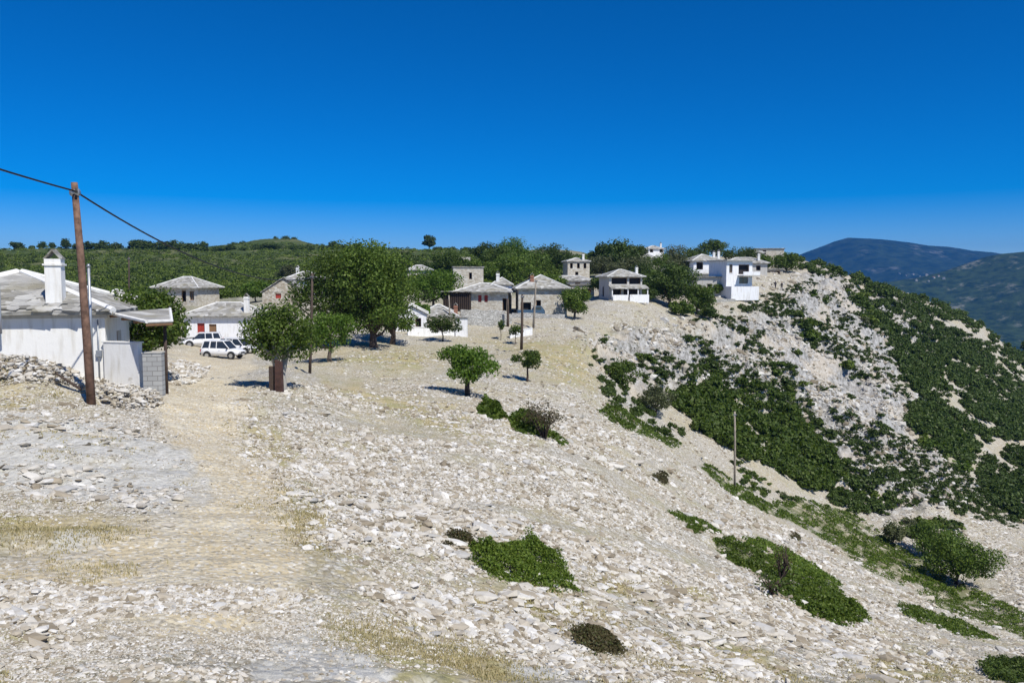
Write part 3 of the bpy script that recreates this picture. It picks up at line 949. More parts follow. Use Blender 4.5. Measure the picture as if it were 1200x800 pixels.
# its porch
x, y = place(536, 365, 113.5)
pc = thing('timber_porch', 'dark timber porch on the left end of the stone house with red shutters', 'porch', (x, y, float(P(536,365,113.5)[2])), R(-4))
mbp = MB()
for k in range(14): mbp.box(-2.0+k*.285, -2.0+k*.285+.14, 0, .08, 0, 2.75)
mbp.build('board_screen', M_['barkdark'], pc)
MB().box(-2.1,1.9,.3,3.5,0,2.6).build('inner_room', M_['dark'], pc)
MB().box(-2.4,2.0,-.4,3.9,2.76,2.93).build('porch_roof', M_['slate'], pc, bevel=.03)
house('house', 'small bright white house squeezed between the two stone houses', 588, 359, 121, 3.0, 5, 3.2, 0, 'white_clean', 'hip', 1.1, .3,
      front=[W3(.3,.8,1.6,2.8,'open'), W3(1.4,2.2,.2,1.4,'open')], chim=[(-.6,1,3.5,1.5,.5)])
house('house', 'broad stone house with pointed slate roof and one square window, behind the poles', 636, 369, 113, 6.9, 7, 3.7, 3, 'masonry_light', 'hip', 1.9, .5,
      front=[W3(2.5,3.2,1.3,2.1,'open'), W3(.3,1.8,.3,1.8,'open')], left=[W3(1.5,2.5,1,2.2)], chim=[(-1.4,1.6,4.2,1.4,.5,'tile')])
house('house', 'small stone house with one red framed window beside the round tree', 683, 351, 139, 4.0, 5, 2.5, 6, 'masonry_light', 'slab', 0, .3,
      front=[W3(2.6,3.4,.8,1.8,'shutter','redwood')])
house('house', 'two storey stone house with three dark upper windows on the wooded slope', 678, 329, 168, 4.7, 5, 4.0, 8, 'masonry_light', 'hip', .8, .25,
      front=[W3(.5,1.1,2.6,3.7,'open'), W3(2.0,2.6,2.6,3.7,'open'), W3(3.4,4.0,2.6,3.7,'open'), W3(1.6,2.3,1.0,1.9,'open')], chim=[(1.2,1,4.3,1.3,.45)])
house('house', 'low roofed stone cottage below the two storey stone house', 668, 339, 152, 8.5, 5, 1.6, -5, 'plaster', 'hip', .9, .4,
      front=[W3(1,2,.3,1.3,'open'), W3(5.2,6.2,.3,1.3,'open')])
# veranda house: slate roof over open upper floor
vh = house('house', 'house with grey slate roof, open upper veranda and white garden parapet', 733, 350, 130, 6.6, 6, 4.0, 12, 'plaster', 'hip', 1.35, .6,
      front=[W3(.5,3.6,2.7,3.9,'open'), W3(4.0,6.3,2.7,3.9,'open'), W3(.6,2.4,.3,1.9,'open'), W3(2.9,6.1,.3,1.9,'open')], left=[W3(2,3,.4,2.2,'open')],
      chim=[(2.6,1.2,4.4,1.4,.45)])
vh.scale = (.86, .86, .88)
quad_slab(MB(), [(-3.5,-.02,2.55),(-3.5,-1.9,1.95),(4.0,-1.9,1.95),(4.0,-.02,2.55)], .15).build('veranda_roof', M_['slate'], vh)
MB().box(-3.2,-.3,-2.1,-1.95,-.7,.75).box(.1,3.9,-2.1,-1.95,-.7,.8).build('parapet', M_['white_clean'], vh)
for xx in (-3.3,-.2,1.8,3.7): MB().box(xx,xx+.18,-1.7,-1.52,-1,1.88).build('post', M_['white_clean'], vh)
# right hand group
h1 = house('house', 'white two storey house with veranda, twin chimneys and sandy roof left of the whitest house', 829, 336, 160, 6.0, 6, 5.1, 10, 'white_clean', 'hip', 1.4, .5,
      front=[W3(.6,2.0,2.9,4.9,'open'), W3(3.6,4.6,3.4,4.7,'window')], left=[W3(1.5,3,3,4.6,'open')],
      chim=[(1.9,1.5,5.6,1.3,.45),(2.9,1.5,5.6,1.5,.45)])
MB().box(-3.2,3.2,-1.6,-.003,2.5,2.7).build('balcony_floor', M_['concrete'], h1)
MB().box(-3.2,3.2,-1.6,-1.48,2.703,3.4).build('balcony_parapet', M_['white_clean'], h1)
house('house', 'ochre walled cottage with dark doorways below the twin chimney house', 831, 345, 150, 5.4, 4, 3.2, -6, 'plaster', 'slab', 0, .35,
      front=[W3(2.3,3.2,.1,2.0,'open'), W3(.5,1.2,.6,1.8,'open'), W3(4.2,4.9,.5,1.8,'open')], frame='brownwood')
h2 = house('house', 'whitest boxy two storey house at the right end of the village', 866, 344, 149, 5.6, 6, 6.1, 18, 'white_clean', 'flat', 0, 0,
      front=[W3(.6,1.3,3.9,5.4,'window'), W3(2.6,4.9,3.6,5.4,'open'), W3(2.8,4.7,1.9,3.1,'window')], left=[W3(2.4,3.4,1.0,2.6,'window')], pad=True)
MB().box(-3.15,3.1,-.7,6.2,6.103,6.28).build('roof', M_['concrete'], h2, bevel=.02)
MB().box(-.4,3.2,-1.9,-.003,3.25,3.42).build('balcony_floor', M_['concrete'], h2)
MB().box(-.4,3.2,-1.9,-1.78,3.423,4.05).build('balcony_parapet', M_['white_clean'], h2)
MB().box(-2.9,3.0,-1.9,-1.7,-1.2,1.35).box(-2.9,-2.7,-1.698,-.003,-1.2,1.35).box(2.8,3.0,-1.698,-.003,-1.2,1.35).build('terrace_wall', M_['white_clean'], h2)
house('house', 'long low house with pale slate roof directly behind the whitest house', 874, 321, 182, 9.5, 6, 2.4, -6, 'plaster', 'hip', 1.3, .5,
      front=[W3(1,2,.8,1.9,'open'), W3(7,8,.8,1.9,'open')], chim=[(3,1,3,1.6,.5)])
house('house', 'tiny distant white house on the skyline among pine tops', 768, 299, 238, 5.4, 5, 1.8, 10, 'white_clean', 'hip', 1.0, .4,
      front=[W3(1,2,.8,1.8,'open'), W3(4,5,.8,1.8,'open')], chim=[(2.0,1,2.2,1.3,.45)])
house('house', 'distant grey roofed house among trees below the skyline pines', 757, 312, 205, 5.5, 5, 2.0, -14, 'plaster', 'hip', 1.1, .4, front=[W3(1,2,.8,1.8,'open')])
house('house', 'half buried stone hut with a dark slit entrance under the ridge scrub', 906, 323, 192, 4.5, 4, 1.5, -10, 'masonry', 'slab', 0, .3,
      front=[W3(.6,3.8,.1,1.1,'open')])
house('house', 'far ruined stone cottage on the right hand skyline', 902, 299, 232, 8.0, 5, 1.8, -8, 'masonry_light', 'slab', 0, .3, front=[W3(2,3,.3,1.4,'open')])
house('house', 'little grey cottage glimpsed through gaps of the walnut trees', 492, 330, 172, 5.2, 4, 2.4, 10, 'masonry_light', 'hip', 1.1, .4, front=[W3(2,3,.6,1.7,'open')])
house('house', 'roofless pale ruin standing on the dark hillside above the tower house', 541, 309, 245, 5.0, 4, 2.0, 0, 'masonry_light', 'flat', 0, 0, front=[W3(2,3,.6,1.7,'open')])

# ================================================================== THE LAND
def terrain():
    half = R(36)
    us = np.concatenate([np.linspace(-1.6, -half, 60)[:-1], np.linspace(-half, half, 1000), np.linspace(half, 1.6, 60)[1:]])
    vs = np.concatenate([np.linspace(math.log(1.5), math.log(17), 40)[:-1], np.linspace(math.log(17), math.log(110), 330)[:-1],
                         np.linspace(math.log(110), math.log(480), 300)[:-1], np.linspace(math.log(480), math.log(1650), 60)])
    U, V = np.meshgrid(us, vs, indexing='ij')
    r = np.exp(V); x = r * np.sin(U); y = r * np.cos(U) - OY
    z = H(x.ravel(), y.ravel()).reshape(x.shape)
    m, px, py = masks(x, y, hsmooth(x, y))
    nu, nv = x.shape
    i, j = np.meshgrid(np.arange(nu - 1), np.arange(nv - 1), indexing='ij')
    a = (i * nv + j).ravel()
    f = np.stack([a, a + nv, a + nv + 1, a + 1], 1)[:, ::-1]
    f = f[:, ::-1] if False else f
    o = link_mesh('ground', np.stack([x, y, z], -1).reshape(-1, 3), f, M_['ground'], smooth=True)
    o.data.flip_normals() if o.data.polygons[1000].normal.z < 0 else None
    for k, a in m.items():
        at = o.data.attributes.new(k, 'FLOAT', 'POINT'); at.data.foreach_set('value', a.ravel().astype(np.float32))
    return tag(o, kind='structure')


terrain()

# far hills and mountains, seen through the air
def forest_material(name, c1, c2, pale, scale):
    m, nt, b = mat(name, 1.0, .05)
    co = N(nt, 'TexCoord').outputs['Object']
    q = N(nt, 'TexNoise'); q.inputs['Scale'].default_value = scale; q.inputs['Detail'].default_value = 10; q.inputs['Roughness'].default_value = .72; L(nt, co, q.inputs['Vector'])
    w = N(nt, 'TexNoise'); w.inputs['Scale'].default_value = scale * .35; w.inputs['Detail'].default_value = 6; w.inputs['Roughness'].default_value = .65; L(nt, co, w.inputs['Vector'])
    c = ramp(nt, q.outputs[0], [(.35, c1), (.6, c2)])
    c = mixc(nt, mth(nt, 'MULTIPLY', ramp(nt, w.outputs[0], [(.54, 0.0), (.62, 1.0)]), ramp(nt, q.outputs[0], [(.46, 0.0), (.6, .9)])), c, pale)
    L(nt, c, b.inputs['Base Color'])
    return m


def mountain(name, prof, Y, depth, base, m, amp, wl, seed):
    """a range: skyline heights along x at distance Y, falling away to the front and the back"""
    prof = np.array(prof, float)
    pts = np.array([P(a, b, Y) for a, b in prof])
    nx, ny = 420, 150
    xs = np.linspace(pts[0, 0], pts[-1, 0], nx); t = np.linspace(-1, 1, ny)
    X, T = np.meshgrid(xs, t, indexing='ij')
    top = np.interp(X, pts[:, 0], pts[:, 2])
    Yg = Y + T * depth + (fbm(X / wl, T * 2, 3, seed) - .5) * depth * .15
    s = np.clip(1 - np.abs(T), 0, 1) ** .9
    rdg = 1 - np.abs(2 * fbm(X / wl + T * .8, Yg / wl / 1.6, 5, seed + 3) - 1)
    Z = base + (top - base) * s + (rdg - .75) * amp * (np.clip(1.02 - s, 0, 1) * 1.6 + .10)
    Z[:, 0] = Z[:, -1] = base - 50
    i, j = np.meshgrid(np.arange(nx - 1), np.arange(ny - 1), indexing='ij'); a = (i * ny + j).ravel()
    o = link_mesh(name, np.stack([X, Yg, Z], -1).reshape(-1, 3), np.stack([a, a + ny, a + ny + 1, a + 1], 1), m, smooth=True)
    if o.data.polygons[500].normal.z < 0: o.data.flip_normals()
    return tag(o, kind='structure')


fm = forest_material('far_forest', (.010, .022, .008), (.045, .070, .024), (.20, .20, .16), .03)
mm = forest_material('mountain_forest', (.006, .018, .010), (.034, .056, .028), (.13, .14, .13), .014)
mountain('mountain', [(700,345),(860,325),(920,305),(955,291),(975,283),(990,279),(1030,281),(1060,284),(1085,288),(1110,290),(1135,294),(1160,296),(1175,298),(1200,300),(1300,306),(1500,320)],
         5200, 1700, -260, mm, 150, 700, 40)
mountain('hill', [(930,400),(1000,352),(1040,332),(1080,326),(1110,318),(1140,308),(1165,299),(1185,295),(1210,293),(1260,288),(1400,280),(1600,290)],
         2700, 1000, -250, fm, 90, 420, 60)
vf = link_mesh('valley_floor', [(-7900,900,-262),(7900,900,-262),(7900,7200,-262),(-7900,7200,-262)], [(0,1,2,3)], fm)
tag(vf, kind='structure')

# hill village seen far off: pale cubes of houses, one object each
g = np.random.default_rng(21)
def far_hit(px, py, Y0=1500, Y1=3200):
    dg = bpy.context.evaluated_depsgraph_get()
    d = Vector(P(px, py, 1.0)).normalized()
    ok, loc, nr, i, o, mt = S.ray_cast(dg, Vector((0, 0, 0)) + d * 1500, d)
    return loc if ok else None
bpy.context.view_layer.update()
fh = None
for k, (px, py) in enumerate([(1054,321),(1062,323),(1070,322),(1078,324),(1086,323),(1094,326),(1100,324),(1106,327),(1088,330),(1074,329)]):
    q = far_hit(px, py)
    if q is None: continue
    red = k in (5, 6)
    if fh is None or red:
        t = thing('distant_house', 'far white house of the hill village under the blue mountain', 'house', q)
        MB().box(-6,6,-5,5,-6,6).build('wall', M_['plaster'], t)
        MB().add([(-7,-6,6.01),(7,-6,6.01),(7,6,6.01),(-7,6,6.01),(-2,0,9),(2,0,9)], [(0,1,5,4),(1,2,5),(2,3,4,5),(3,0,4),(3,2,1,0)]).build('roof', M_['tile'] if red else M_['slate'], t)
        if not red: fh = t
    else:
        t = copy_tree(fh)
    t.location = q; t.rotation_euler.z = g.uniform(0, 3); sc_ = g.uniform(.45, .8); t.scale = (sc_,) * 3
    t['group'] = 'distant houses of the hill village'
    t['label'] = 'far house with a red roof in the hill village under the mountain' if red else 'far white house of the hill village under the blue mountain'

# ================================================================== THE AIR
hz = MB().box(-8000, 8000, -60, 7300, -330, 330).build('haze', None)
tag(hz, 'thin blue air between the camera and the far mountains', 'haze', kind='stuff')
hm = bpy.data.materials.new('haze'); hm.use_nodes = True
hn = hm.node_tree; hn.nodes.clear()
ho = hn.nodes.new('ShaderNodeOutputMaterial'); hv = hn.nodes.new('ShaderNodeVolumePrincipled')
hv.inputs['Color'].default_value = (.035, .26, .80, 1)
hv.inputs['Density'].default_value = 0.0001
hv.inputs['Anisotropy'].default_value = 0.0
hn.links.new(hv.outputs[0], ho.inputs['Volume'])
hz.data.materials.append(hm)

# ================================================================== POLES AND CABLE
def pole(name, label, px, py, Y, tx, ty, r, m, cat='pole', dY=0, iron=True, lean_only=False):
    x, y = place(px, py, Y); z = Hp(x, y)
    tp = P(tx, ty, Y + dY)
    t = thing(name, label, cat, (x, y, z))
    v = Vector((tp[0] - x, tp[1] - y, tp[2] - z))
    MB().tube([-v * .06, v * .3 + Vector((r*.15, 0, 0)), v * .65 + Vector((r*.2, 0, 0)), v], [r * 1.15, r * 1.05, r * .92, r * .8], 10).build('shaft', M_[m], t, True)
    if iron:
        a = MB().tube([v * .965 + Vector((-.02, -r, 0)), v * .965 + Vector((.16, -r - .06, -.02))], .022, 6)
        a.tube([v*.955 + Vector((-r*1.05, 0, 0)), v*.957 + Vector((r*1.05, 0, 0))], r * .95, 10)
        a.build('clamp', M_['metal'], t, True)
        MB().tube([v * .965 + Vector((.16, -r - .06, -.10)), v * .965 + Vector((.16, -r - .06, .06))], [.05, .035], 8).build('insulator', M_['plastic'], t, True)
    return t, tp


p1, top1 = pole('utility_pole', 'leaning reddish wooden pole carrying the black cable beside the white house', 107, 473, 28.5, 87, 214, .135, 'pole')
p2, top2 = pole('utility_pole', 'slim dark pole standing right of the tree by the track', 363, 436, 58, 366, 320, .10, 'darkpole')
pole('utility_pole', 'tall thin pole in front of the broad stone house', 625, 384, 101, 628, 327, .13, 'greywood')
pole('utility_pole', 'thick dark pole beside the small bright tree on the slope', 611, 412, 84, 612, 345, .14, 'darkpole')
pole('utility_pole', 'short stout pole between the two stone houses', 595, 384, 103, 595, 350, .16, 'darkpole', iron=False)
pole('utility_pole', 'lone pole far down the slope against the dark thicket', 861, 570, 78, 861, 482, .11, 'greywood')
pole('utility_pole', 'thin dark pole on the scrub hill left of the fig tree crown', 151, 350, 150, 151, 301, .16, 'darkpole')
pole('utility_pole', 'slender pole at the foot of the long stone house with porch', 527, 372, 108, 526, 346, .10, 'greywood', iron=False)

def sag(a, b, s, n=24):
    a, b = Vector(a), Vector(b)
    return [a.lerp(b, i / n) - Vector((0, 0, s * 4 * (i / n) * (1 - i / n))) for i in range(n + 1)]
k1 = Vector(P(88, 224, 28.4))
far_end = Vector(P(366, 325, 58))
near_end = Vector(P(-420, 48, 14))
cb = MB().tube(sag(near_end, k1, .15), .034, 6).tube(sag(k1, far_end, 1.25, 30), .034, 6)
c = cb.build('overhead_cable', M_['cable'], None, True)
tag(c, 'black overhead cable sagging from the leaning pole across the blue sky', 'cable')

# ================================================================== TREES
tree('walnut_tree', 'bright green umbrella shaped tree alone on the open scree', 548, 462, 55, 3.9, 3.5, 1.15, seed=1, nclump=40, nleaf=6500, leaf=.17, leafm='leafbright', barkm='barkdark', tr=.17, rc=.19)
tree('walnut_tree', 'smaller dark green tree just right of the umbrella shaped one', 618, 448, 66, 2.5, 2.6, .95, seed=2, nclump=22, nleaf=2300, leaf=.17, leafm='leaf', barkm='barkdark', tr=.08, rc=.2)
tree('oak_tree', 'dense dark green tree beside the track above the brown posts', 328, 455, 43, 3.7, 4.6, 1.7, seed=3, nclump=50, nleaf=9500, leaf=.15, leafm='leaf', barkm='barkgrey', stems=2, tr=.2, rc=.2)
tree('fig_tree', 'spreading dark green fig tree behind the slate canopy', 171, 424, 40, 4.1, 4.4, 1.3, seed=4, pw=2.5, nclump=52, nleaf=9000, leaf=.17, leafm='leaf', barkm='barkdark', stems=2, tr=.13, rc=.2)
tree('walnut_tree', 'mid green tree right of the slim dark pole with sunlit crown', 386, 411, 66, 3.9, 4.7, 1.1, seed=5, nclump=40, nleaf=6500, leaf=.17, leafm='leafbright', barkm='bark', rc=.2)
BG = 'big trees shading the car park'
tree('poplar_tree', 'big dark green tree, the left one of the tall clump by the houses', 402, 407, 78, 7.2, 9.6, .9, pw=2.8, seed=6, nclump=80, nleaf=17000, leaf=.24, leafm='leaf', barkm='barkdark', rc=.17)
tree('poplar_tree', 'tallest dark green tree in the middle of the big clump', 438, 405, 76, 6.2, 10.0, .9, pw=2.8, seed=7, nclump=84, nleaf=17000, leaf=.24, leafm='leaf', barkm='barkdark', rc=.17)
tree('poplar_tree', 'lower right hand tree of the big clump beside the white gabled hut', 460, 400, 84, 4.2, 8.2, .9, pw=2.8, seed=8, nclump=60, nleaf=11000, leaf=.24, leafm='leaf', barkm='barkdark', rc=.18)
tree('walnut_tree', 'light green tree between the big clump and the tower house', 508, 362, 116, 7.2, 6.0, 1.2, seed=9, nclump=60, nleaf=8000, leaf=.28, leafm='leafbright', rc=.2)
tree('walnut_tree', 'small dark tree standing before the low white hut', 519, 400, 89, 3.7, 3.1, 1.2, seed=10, nclump=30, nleaf=3600, leaf=.19, leafm='leafdark', barkm='barkdark', tr=.07, rc=.2)
tree('young_tree', 'tiny bright round tree left of the thick dark pole', 604, 398, 92, 1.9, 2.2, 1.0, seed=11, nclump=14, nleaf=900, leaf=.17, leafm='leafbright', tr=.05)
tree('young_tree', 'tiny dark sapling left of the tiny bright round tree', 587, 400, 95, 1.1, 2.5, 1.3, seed=12, nclump=9, nleaf=500, leaf=.17, leafm='leafdark', tr=.04)
tree('oak_tree', 'round dark tree covering the right corner of the broad stone house', 673, 371, 111, 4.1, 4.9, .7, seed=13, nclump=46, nleaf=6000, leaf=.24, leafm='leaf', rc=.2)
tree('oak_tree', 'largest of the dark trees between the veranda house and the ochre cottage', 784, 358, 139, 8.6, 7.6, 1.0, seed=14, nclump=80, nleaf=12000, leaf=.32, leafm='leafdark', rc=.18)
tree('oak_tree', 'lower spreading tree right of the largest dark tree', 817, 360, 137, 6.2, 5.2, .8, seed=15, nclump=50, nleaf=6500, leaf=.3, leafm='leaf', rc=.19)
tree('oak_tree', 'dark bushy tree close against the right side of the veranda house', 767, 350, 146, 5.5, 5.0, .8, seed=16, nclump=40, nleaf=5000, leaf=.32, leafm='leafdark', rc=.2)
tree('oak_tree', 'tree rising behind the largest dark tree near the twin chimney house', 797, 343, 165, 6.5, 6.0, .8, seed=17, nclump=40, nleaf=5000, leaf=.36, leafm='leafolive', rc=.2)
tree('olive_tree', 'greyish green tree above the veranda house roof', 745, 322, 175, 7.5, 4.6, .8, seed=18, nclump=40, nleaf=4500, leaf=.36, leafm='leafolive', rc=.2)
tree('olive_tree', 'pale olive tree left of the house with three dark upper windows', 706, 326, 178, 7.0, 4.6, .8, seed=19, nclump=36, nleaf=4000, leaf=.36, leafm='leafolive', rc=.2)
pines = [(699,311,196,4.6,6.2),(711,310,192,5,7.0),(721,312,186,6.2,8.2),(735,311,190,6.5,7.0),(746,309,196,5.6,5.2),(730,318,180,7,5.0)]
for i, (a, b, Y, w, h) in enumerate(pines):
    tree('pine_tree', ['outermost left pine of the skyline clump, with a rounded top', 'second pine from the left in the skyline clump', 'tallest pine in the skyline clump above the veranda house',
                       'broad dark pine right of the tallest skyline pine', 'low right hand pine of the skyline clump', 'lower dark pine below the tallest skyline pine'][i],
         a, b, Y, w, h, 1.2, 'pines above the veranda house', seed=30 + i, nclump=34, nleaf=3600, leaf=.42, leafm='leafdark', barkm='barkdark', rc=.21)
tree('pine_tree', 'single round topped pine standing against the sky above the light green tree', 503, 299, 400, 6.6, 7.4, 1.4, seed=40, nclump=26, nleaf=2200, leaf=.7, leafm='leafdark', barkm='barkdark')
tree('oak_tree', 'dark crowned tree beyond the twin chimney house on the skyline', 838, 303, 226, 6.5, 5.4, 1, seed=41, nclump=30, nleaf=3000, leaf=.45, leafm='leafdark')
tree('oak_tree', 'small dark tree topping the distant white skyline house', 765, 296, 250, 4, 4, 1, seed=42, nclump=16, nleaf=1200, leaf=.45, leafm='leafdark')
tree('oak_tree', 'tree left of the half buried stone hut', 893, 320, 196, 6, 4.0, .6, seed=43, nclump=26, nleaf=2500, leaf=.42, leafm='leaf')
tree('oak_tree', 'tree right of the half buried stone hut', 921, 320, 200, 8, 4.6, .6, seed=44, nclump=34, nleaf=3200, leaf=.42, leafm='leaf')
for i, (a, b, Y, w, h, lab) in enumerate([
    (600,334,150,9,7.5,'wide mid green tree behind the broad stone house'),(580,334,158,6.5,8,'dark tall tree right of the tower house'),
    (568,318,210,7,7,'almost black tree above the tower house'),(625,328,175,9,6.5,'bushy tree left of the low roofed stone cottage'),
    (650,320,200,9,6.5,'dark tree left of the house with three dark upper windows'),(602,316,215,12,7.5,'broad bright tree in the wooded slope above the stone houses'),
    (560,336,150,5,5,'tree squeezed behind the right wall of the tower house'),(645,345,140,6,4.0,'leafy tree behind the right end of the broad stone house'),
    (525,325,190,8,5.5,'mid green tree left of the roofless ruin'),(476,330,180,9,6,'tree behind the right side of the big clump'),
    (340,330,215,7,4.0,'low tree above the stone gabled house'),(300,352,130,5,3.4,'bush like tree beside the stone gabled house'),
    (255,345,135,5,3,'low tree behind the red door house'),(232,340,140,6,2.6,'low tree right of the broad hipped roof house')]):
    tree('oak_tree', lab, a, b, Y, w, h, 1.0, 'trees among and behind the village houses', seed=50 + i, nclump=44, nleaf=5200, leaf=.36,
         leafm=['leaf','leafdark','leafdark','leaf','leafdark','leafbright','leaf','leaf','leaf','leafdark','leafolive','leafbright','leaf','leafolive'][i], rc=.2)
tree('oak_tree', 'round leafy tree low on the right slope above the bright cushion scrub', 1121, 684, 80, 6.4, 5.2, .9, seed=80, nclump=60, nleaf=10000, leaf=.22, leafm='leaf', barkm='barkdark', rc=.19)
tree('oak_tree', 'upper tree leaning onto the round leafy tree on the right slope', 1097, 655, 88, 4.8, 4.2, .6, seed=81, nclump=40, nleaf=6000, leaf=.24, leafm='leaf', barkm='barkdark')
tree('olive_tree', 'small grey green tree left of the round leafy one on the right slope', 1047, 626, 90, 3.2, 2.8, .7, seed=82, nclump=24, nleaf=2400, leaf=.22, leafm='leafolive', barkm='barkdark')
tree('olive_tree', 'grey green tree at the head of the gully', 768, 487, 88, 4.2, 3.4, .8, seed=83, nclump=30, nleaf=3600, leaf=.22, leafm='leafolive', barkm='barkdark')
tree('oak_tree', 'darker tree left of the grey green tree in the gully', 728, 478, 88, 3.8, 3.0, .5, seed=84, nclump=30, nleaf=3600, leaf=.22, leafm='leaf', barkm='barkdark')

for i, (a, b, Y, w, h, lm, lab) in enumerate([
    (656,352,128,3.4,2.4,'leaf','low round bush left of the small house with the red framed window'),
    (702,350,137,4.2,3.0,'leafdark','dark bush filling the gap left of the veranda house'),
    (722,322,165,6,4.2,'leafolive','grey green tree directly above the veranda house roof'),
    (756,332,160,6,4.5,'leafdark','dark tree behind the veranda house chimney'),
    (772,322,185,6,4.2,'leaf','tree below the distant grey roofed house'),
    (790,315,205,7,4.5,'leafolive','grey green tree right of the distant grey roofed house'),
    (808,318,198,6,4.2,'leafdark','dark tree left of the twin chimney house, up the slope'),
    (842,345,150,2.6,2.0,'leaf','bush in the yard between the ochre cottage and the whitest house'),
    (800,362,132,4,2.6,'leaf','bush at the foot of the largest dark trees'),
    (830,362,134,3.4,2.2,'leafdark','low bush at the right foot of the dark tree group'),
    (760,352,136,3.2,2.2,'leafdark','low bush at the left foot of the dark tree group'),
    (858,306,215,7,3.6,'leafdark','dark low tree on the skyline behind the long grey house'),
    (878,303,222,7,3.2,'leafdark','dark low tree on the skyline left of the ruined cottage'),
    (818,304,222,6,3.4,'leafdark','dark low tree on the skyline left of the twin chimneys'),
    (490,376,104,3.0,2.4,'leafbright','bright bush between the white gabled hut and the low white hut'),
    (575,362,117,2.0,2.2,'leafdark','dark shrub at the doorway of the long stone house')]):
    tree('small_tree', lab, a, b, Y, w, h, .5, 'small trees and bushes between the village houses', seed=120 + i, nclump=24, nleaf=2400, leaf=.32, leafm=lm, rc=.23)
house('house', 'low pale roofed outbuilding half hidden above the largest dark trees', 790, 327, 178, 4.5, 4, 1.6, 12, 'plaster', 'hip', .9, .4, front=[W3(1,2,.3,1.2,'open')])
house('house', 'small pale shed uphill from the twin chimney house', 812, 309, 214, 4.5, 4, 1.5, -8, 'masonry_light', 'hip', .8, .3, front=[W3(1,2,.3,1.2,'open')])
house('house', 'weathered stone cottage on the skyline left of the ruined cottage', 884, 303, 226, 6, 4, 1.6, 5, 'masonry_light', 'hip', .8, .3, front=[W3(1,2,.3,1.2,'open'), W3(4,5,.3,1.2,'open')])

# trees on the far left skyline: copies of three crowns
sk = []
for k in range(3):
    g = np.random.default_rng(700 + k)
    (v, f), tb = tree_mesh(g, 6.5, 6.5 + k, 1.0, nclump=22, nleaf=1100, leaf=.8, rc=.24)
    t = thing('pine_tree', 'small dark pine silhouetted on the skyline of the green hill', 'tree', (0, 0, 0))
    link_mesh('crown', v, f, M_['leafdark'], t); tb.build('trunk', M_['barkdark'], t, True)
    sk.append(t)
g = np.random.default_rng(9)
spots = [(20,.9),(50,.55),(62,.5),(78,.8),(92,.8),(103,.75),(112,.75),(122,.85),(136,.95),(160,1.1),(168,1.35),(176,1.1),(196,1.1),(203,1.0),(212,1.15),(222,1.15),(230,1.0),(238,.9),(252,.6),(262,.5),
         (286,.55),(300,.7),(312,.8),(322,.7),(345,.7),(352,.6),(362,.8),(378,.6),(392,.65),(398,.7),(410,.6),(418,.9),(430,.5),(486,.45),(530,.45),(545,.5),(562,.45),(590,.4),(612,.4),(640,.35),(668,.4),(684,.6),(690,.5)]
gs = np.random.default_rng(19)
spots += [(float(q), float(gs.uniform(.3, .75))) for q in np.r_[gs.uniform(0, 420, 34), gs.uniform(500, 690, 16), gs.uniform(270, 375, 12)]]
first = [True] * 3
for i, (px, s) in enumerate(spots):
    k = int(g.integers(0, 3))
    t = sk[k] if first[k] else copy_tree(sk[k]); first[k] = False
    Y = 418 if px < 500 else 385
    if i >= len(spots) - 12: Y = 600
    x, y = place(px, 294, Y)
    t.location = (x, y, Hp(x, y) - 1.2); t.rotation_euler.z = g.uniform(0, 6); t.scale = (s * g.uniform(.9, 1.3), s, s * g.uniform(.8, 1.05))
    t['group'] = 'small pines along the skyline of the green hill'; t['label'] = 'small dark pine on the green hill skyline between the leaning pole and the big clump'
    if i >= len(spots) - 12:
        t['group'] = 'tiny trees on the rounded far hump'; t['label'] = 'tiny tree on the rounded far hump of the left skyline'
    elif px < 130:
        t['group'] = 'skyline pines on either side of the leaning pole'; t['label'] = 'small dark skyline pine near the leaning pole, above the white house'
    elif px > 480:
        t['group'] = 'skyline pines above the central stone houses'; t['label'] = 'low dark skyline pine above the central stone houses'

# ================================================================== SCRUB
def pts_in(poly, nmax, g, y0=5, y1=600):
    """points of the land seen inside an outline, evenly spread over the picture of the land"""
    poly = np.array(poly, float)
    lo, hi = poly.min(0), poly.max(0)
    px = g.uniform(lo[0], hi[0], nmax); py = g.uniform(lo[1], hi[1], nmax)
    ok = polymask(px, py, poly, .01) > .5
    x, y = ground_hit(px[ok], py[ok], y0, y1)
    k = ~np.isnan(y)
    return x[k], y[k]

protos = {}
SH = [('leafdark', 260, .30), ('leaf', 260, .30), ('scrub', 260, .30), ('leafolive', 200, .26)]
PV = []
for k in range(12):
    lm, n_, lf = SH[k % 4] if k % 4 != 3 or k == 3 else SH[0]
    v, f = shrub_proto(300 + k, lm, n_, lf)
    PV.append((v, f, lm))


PVS = []
for k in range(8):
    v, f = shrub_proto(900 + k, 'leafdark', 70, .42); PVS.append((v, f, 'leafdark'))


def merged(name, label, cat, spots, lm, kind='stuff', m=None):
    """spots: x, y, z, size, height factor; one mesh of many bushes"""
    vs, fs, b = [], [], 0
    g = np.random.default_rng(77)
    for (x, y, z, s, hf) in spots:
        v, f, _ = PV[int(g.integers(0, 12))] if m is None else m[int(g.integers(0, 8))]
        a = g.uniform(0, 6.28); c, sn = math.cos(a), math.sin(a)
        w = np.stack([(v[:, 0] * c - v[:, 1] * sn) * s + x, (v[:, 0] * sn + v[:, 1] * c) * s + y, v[:, 2] * s * hf + z], 1)
        vs.append(w); fs.append(f + b); b += len(v)
    o = link_mesh(name, np.concatenate(vs), np.concatenate(fs), M_[lm])
    return tag(o, label, cat, kind=kind)


g = np.random.default_rng(40)
